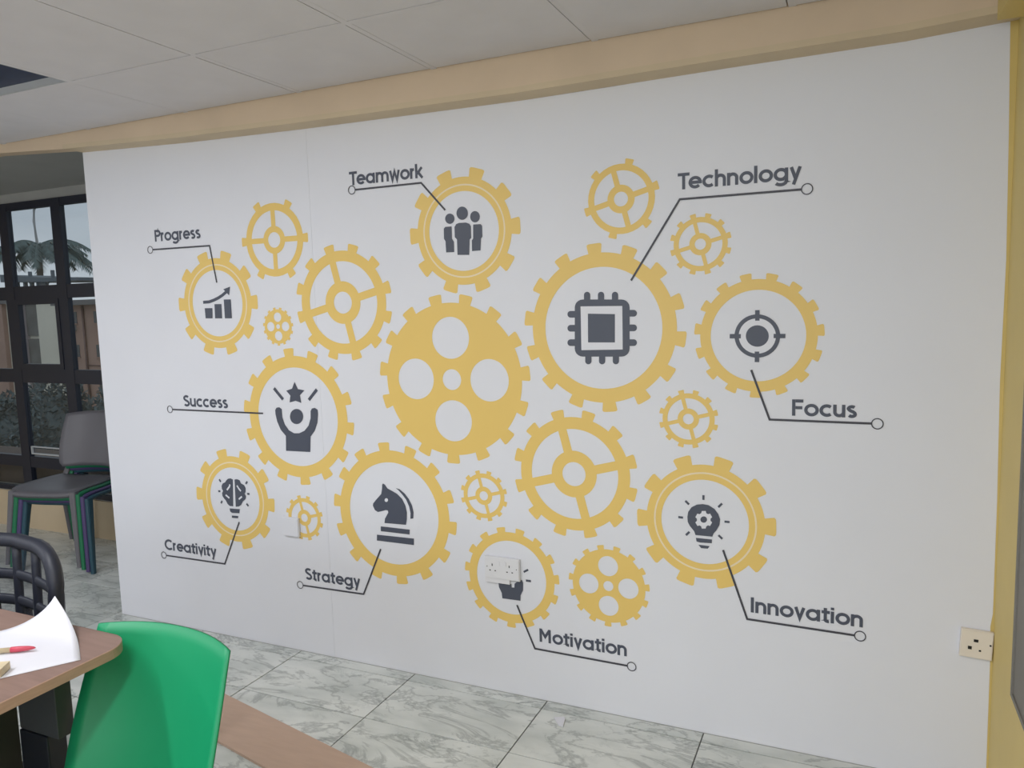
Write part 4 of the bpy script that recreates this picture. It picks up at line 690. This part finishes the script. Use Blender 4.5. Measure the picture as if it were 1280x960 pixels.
CT_ = .835
chair_meshes()
def plastic_chair(loc, rz, m, label, group=None, up=True):
    r = empty('plastic_chair', loc, rz); tag(r, label, 'chair', group)
    def P(nm, me):
        c = me.copy(); c.materials.clear(); c.materials.append(m); link(nm, c, None, r)
    P('seat', CH['seat']); P('backrest', CH['back'])
    for me in CH['fl'] + CH['bl']: P('leg', me)
    if up: 
        for me in CH['up']: P('back_support', me)
    return r
D = math.radians
SX, SY, SR = -4.421, .490, D(14)
for k, m_, lab in ((3, 'teal', 'dark teal plastic chair at the bottom of the stack by the window'), (2, 'purple', 'purple plastic chair in the stack, just above the teal one'), (1, 'dgreen', 'dark green plastic chair in the stack, just below the grey one'), (0, 'grey', 'grey plastic chair on top of the stack by the window')):
    plastic_chair((SX+.020*k, SY+.013*k, .015*(3-k)), SR, M[m_], lab, 'stacked plastic chairs')
CH.clear(); CT_ = .754
chair_meshes(.36, .445, .428, .006, 8, -.05, .192, .014)
plastic_chair((-1.490, -1.610, 0), D(0), M['green'], 'bright green plastic chair at the corner of the brown table', up=False)

# ================================================================ BLACK OFFICE CHAIR
oc = empty('office_chair', (-2.405, -1.345, 0), D(0)); tag(oc, 'black office chair with lattice mesh back behind the table', 'chair')
def bp_(u, v):      # point on the curved back, u,v in -1..1
    return (u*.245, .235 + .03*(v+1)*.5 - .045*u*u, (.588 + v*.215) + .012*(1-u*u)*max(0, v))
def ringpts():
    o = []
    for k in range(41):
        a = 2*math.pi*k/40; c, s_ = math.cos(a), math.sin(a)
        u = math.copysign(abs(c)**.42, c); v = math.copysign(abs(s_)**.42, s_)
        o.append(bp_(u, v))
    return o
tube('back_frame', ringpts(), .023, M['mesh_k'], oc, 8)
for v in (.52, .16, -.20, -.56, -.86):
    tube('back_slat', [bp_(u/8, v - .04*abs(u/8)) for u in range(-8, 9)], .008, M['mesh_k'], oc, 8, flat=2.2)
for u in (-.42, 0.02, .44):
    tube('back_rib', [bp_(u + .05*(1-k/4), -1 + k/4) for k in range(9)], .014, M['mesh_k'], oc, 8, flat=.5)
bm = bmesh.new(); G_ = [[bm.verts.new(Vector(bp_(-.95+1.9*i/12, -.95+1.9*j/10)) + Vector((0, .006, 0))) for i in range(13)] for j in range(11)]
for j in range(10):
    for i in range(12): bm.faces.new((G_[j][i], G_[j][i+1], G_[j+1][i+1], G_[j+1][i]))
link('mesh_fabric', bm_mesh(bm, smooth=True), M['veil'], oc)
prism('seat', rounded(-.245, .245, -.20, .225, .08), .43, .475, M['fabric_k'], oc, bev=.008)
tube('back_bar', [(0, .10, .42), (0, .24, .41), (0, .275, .47), (0, .27, .60)], .018, M['mesh_k'], oc)
tube('gas_column', [(0, 0, .43), (0, 0, .12)], .025, M['chrome'], oc)
for k in range(5):
    a = D(72*k+18); c, s_ = math.cos(a), math.sin(a)
    l = tube('leg', [(0, 0, .12), (.27*c, .27*s_, .075)], [.028, .016], M['mesh_k'], oc)
    tube('caster', [(.27*c-.012*s_, .27*s_+.012*c, .026), (.27*c+.012*s_, .27*s_-.012*c, .026)], .026, M['mesh_k'], l, 14)

# scrap on the floor
tag(prism('paper_scrap', [(-.985, -.105), (-.955, -.088), (-.945, -.100), (-.935, -.15), (-.952, -.148)], .0008, .004, M['paper']), 'small white scrap of paper on the floor against the mural', 'scrap')

# ================================================================ OUTSIDE
GZ = -4.0
tag(box('outdoor_ground', -90, 20, 1.2, 90, GZ-.2, GZ, M['soil']), kind=S)
# cream building with a roof canopy
cb = empty('cream_building', (-48.8, 30, GZ)); tag(cb, 'cream building with a dark glazed strip and a slate roof canopy', 'building')
box('wall', -5.0, 3.0, .3, 5.2, 0, 6.35, M['cream_b'], cb)
box('pilaster', -1.75, -1.20, 0, .3, 0, 6.35, M['pink_b'], cb)
for z0, z1 in ((.2, 2.0), (2.2, 4.0), (4.2, 6.3)): box('window', -1.2, .15, .15, .3, z0, z1, M['dark_b'], cb)
box('wall_panel', .15, 3.0, 0, .3, 0, 6.35, M['cream_b'], cb); box('wall_panel', -5, -3.4, 0, .3, 0, 6.35, M['peach_b'], cb)
box('parapet', -5.1, 3.1, -.1, .2, 6.35, 6.6, M['roofm'], cb)
prism('canopy', [(-2.6, 8.25), (-2.6, 7.75), (1.8, 7.62), (4.9, 7.60), (4.9, 7.80), (1.7, 7.90)], -.4, 3, M['canopy'], cb, axis='y')
for x in (-2.2, -1.35, -.55, .1, .75, 1.5, 2.7): box('canopy_post', x-.09, x+.09, -.2, 0, 6.6, 7.75, M['canopy'], cb)
prism('canopy_brace', [(.6, 6.6), (.75, 7.7), (1.9, 7.7)], -.15, -.05, M['canopy'], cb, axis='y')
for x in (-1.5, 0, 2.2): box('canopy_finial', x-.06, x+.06, -.2, 0, 7.6, 8.35, M['canopy'], cb)
# peach building, a little nearer
pb = empty('peach_building', (-39.87, 28, GZ)); tag(pb, 'peach rendered building with dark windows and a grey eave', 'building')
K = .8136
def pbx(n, x0, x1, y0, y1, z0, z1, m, par=None): return box(n, x0*K, x1*K, y0*K, y1*K, z0*K, z1*K, m, par or pb)
pbx('wall', -4.0, 10, 0, 8, 0, 7.44, M['peach_b'])
pbx('eave', -4.2, 10.4, -.9, 8.3, 7.44, 7.80, M['roofm'])
for x in (-3.2, -.40, 2.4, 5.2):
    for z0, z1 in ((6.13, 6.97), (3.69, 4.57), (1.2, 2.1)):
        f = pbx('window', x-.5, x+.5, -.03, .05, z0, z1, M['win_b']); pbx('sill', x-.56, x+.56, -.12, .0, z0-.08, z0, M['peach_b'], f)
for x in (-3.15, 2.5): pbx('air_conditioner', x-.3, x+.3, -.35, 0, 5.6, 6.02, M['ac'])
tube('drainpipe', [(-1.94*K, -.08, 0), (-1.94*K, -.08, 7.4*K)], .07, M['pipe_b'], pb, 6)
tube('cable', [(-1.9*K, -.05, 3.1*K), (2*K, -.05, 3.0*K), (8*K, -.05, 3.1*K)], .035, M['pipe_b'], pb, 5)
# palm
PS = 2.29
pt = empty('palm_tree', (-62.6, 40, GZ)); tag(pt, 'palm tree with drooping grey-green fronds outside the upper window', 'tree')
PH = 11.35
tube('trunk', [(-.5, 0, 0), (-.2, 0, 6), (0, 0, PH)], [.35, .28, .22], M['bark'], pt)
for k in range(27):
    a = 2*math.pi*k/27 + random.uniform(-.15, .15); el_ = random.uniform(.1, .9); ln = random.uniform(1.6, 2.3)*PS
    bm = bmesh.new(); pts = []
    for i in range(11):
        t = i/10; r_ = ln*t*math.cos(el_*.6); pts.append(Vector((r_*math.cos(a), r_*math.sin(a), PH + ln*(math.sin(el_)*t*.6 - .60*t*t))))
    tube_into(bm, pts, [.07*(1-.08*i) for i in range(11)], 4)
    side = Vector((-math.sin(a), math.cos(a), 0))
    for i in range(34):
        t = .08 + .90*i/34; f = t*10; q = int(f); p = pts[q].lerp(pts[min(q+1, 10)], f-q); l_ = .62*PS*math.sin(math.pi*(.12+.8*t))
        d = (pts[min(q+1, 10)]-pts[q]).normalized()
        for s_ in (-1, 1):
            e = p + side*s_*l_*.55 + d*l_*.4 + Vector((0, 0, -l_*random.uniform(.3, .65)))
            bm.faces.new([bm.verts.new(p - d*.11), bm.verts.new(p + d*.11), bm.verts.new(e)])
    link('frond', bm_mesh(bm), M['palm'], pt)
# street lamp, curved arm
sl = empty('street_lamp', (-71.5, 46, GZ)); tag(sl, 'curved grey street lamp pole rising above the palm', 'street lamp')
tube('pole', [(.35, 0, 0), (.18, 0, 8.3), (-.06, 0, 12.6), (-.22, 0, 14.5), (-.06, 0, 15.5), (.4, 0, 16.0), (.9, 0, 16.1)], [.15, .14, .13, .12, .11, .10, .09], M['lampm'], sl, 8)
box('lamp_head', .85, 1.9, -.15, .15, 16.0, 16.2, M['lampm'], sl, .03)
# shrubs
def shrub(x, y, r, hgt, label, n=6500):
    root = empty('shrub', (x, y, GZ)); tag(root, label, 'shrub', 'shrubs outside the window')
    bm = bmesh.new()
    for _ in range(n):
        th, ph_ = random.uniform(0, 2*math.pi), math.acos(random.uniform(-.75, 1)); k = random.uniform(.72, 1.0)*(1+.12*math.sin(3*th)+.1*math.sin(5*ph_))
        c = Vector((r*k*math.sin(ph_)*math.cos(th), r*k*math.sin(ph_)*math.sin(th), hgt*.55 + hgt*.45*k*math.cos(ph_)))
        s_ = random.uniform(.03, .065); a = Vector([random.gauss(0, 1) for _ in range(3)]).normalized(); b = a.orthogonal().normalized()
        vs = [bm.verts.new(c + q) for q in (a*s_*1.6, b*s_*.6, -a*s_*1.6, -b*s_*.6)]; bm.faces.new(vs)
    link('foliage', bm_mesh(bm), M['leaf'], root)
    bm = bmesh.new(); bmesh.ops.create_icosphere(bm, subdivisions=3, radius=1)
    for v in bm.verts: v.co = Vector((v.co.x*r*.78, v.co.y*r*.78, hgt*.52 + v.co.z*hgt*.42))
    link('inner_mass', bm_mesh(bm, smooth=True), M['leaf'], root)
    tube('stem', [(0, 0, 0), (0, 0, hgt*.5)], .08, M['bark'], root)
shrub(-18.95, 10.4, 1.15, 3.7, 'dark green shrub behind the middle lower pane')
shrub(-16.25, 10.2, 1.15, 3.65, 'dark green shrub behind the pane next to the mural edge')
shrub(-21.7, 10.9, 1.15, 3.2, 'low dark green shrub at the left edge of the window')
# added box behind the lowest panes, coloured to imitate their brown reflection
lg = box('pane_backing', -7.3, -1.5, YW+.14, YW+.50, .12, .45, M['reflection_b']); tag(lg, kind=S)
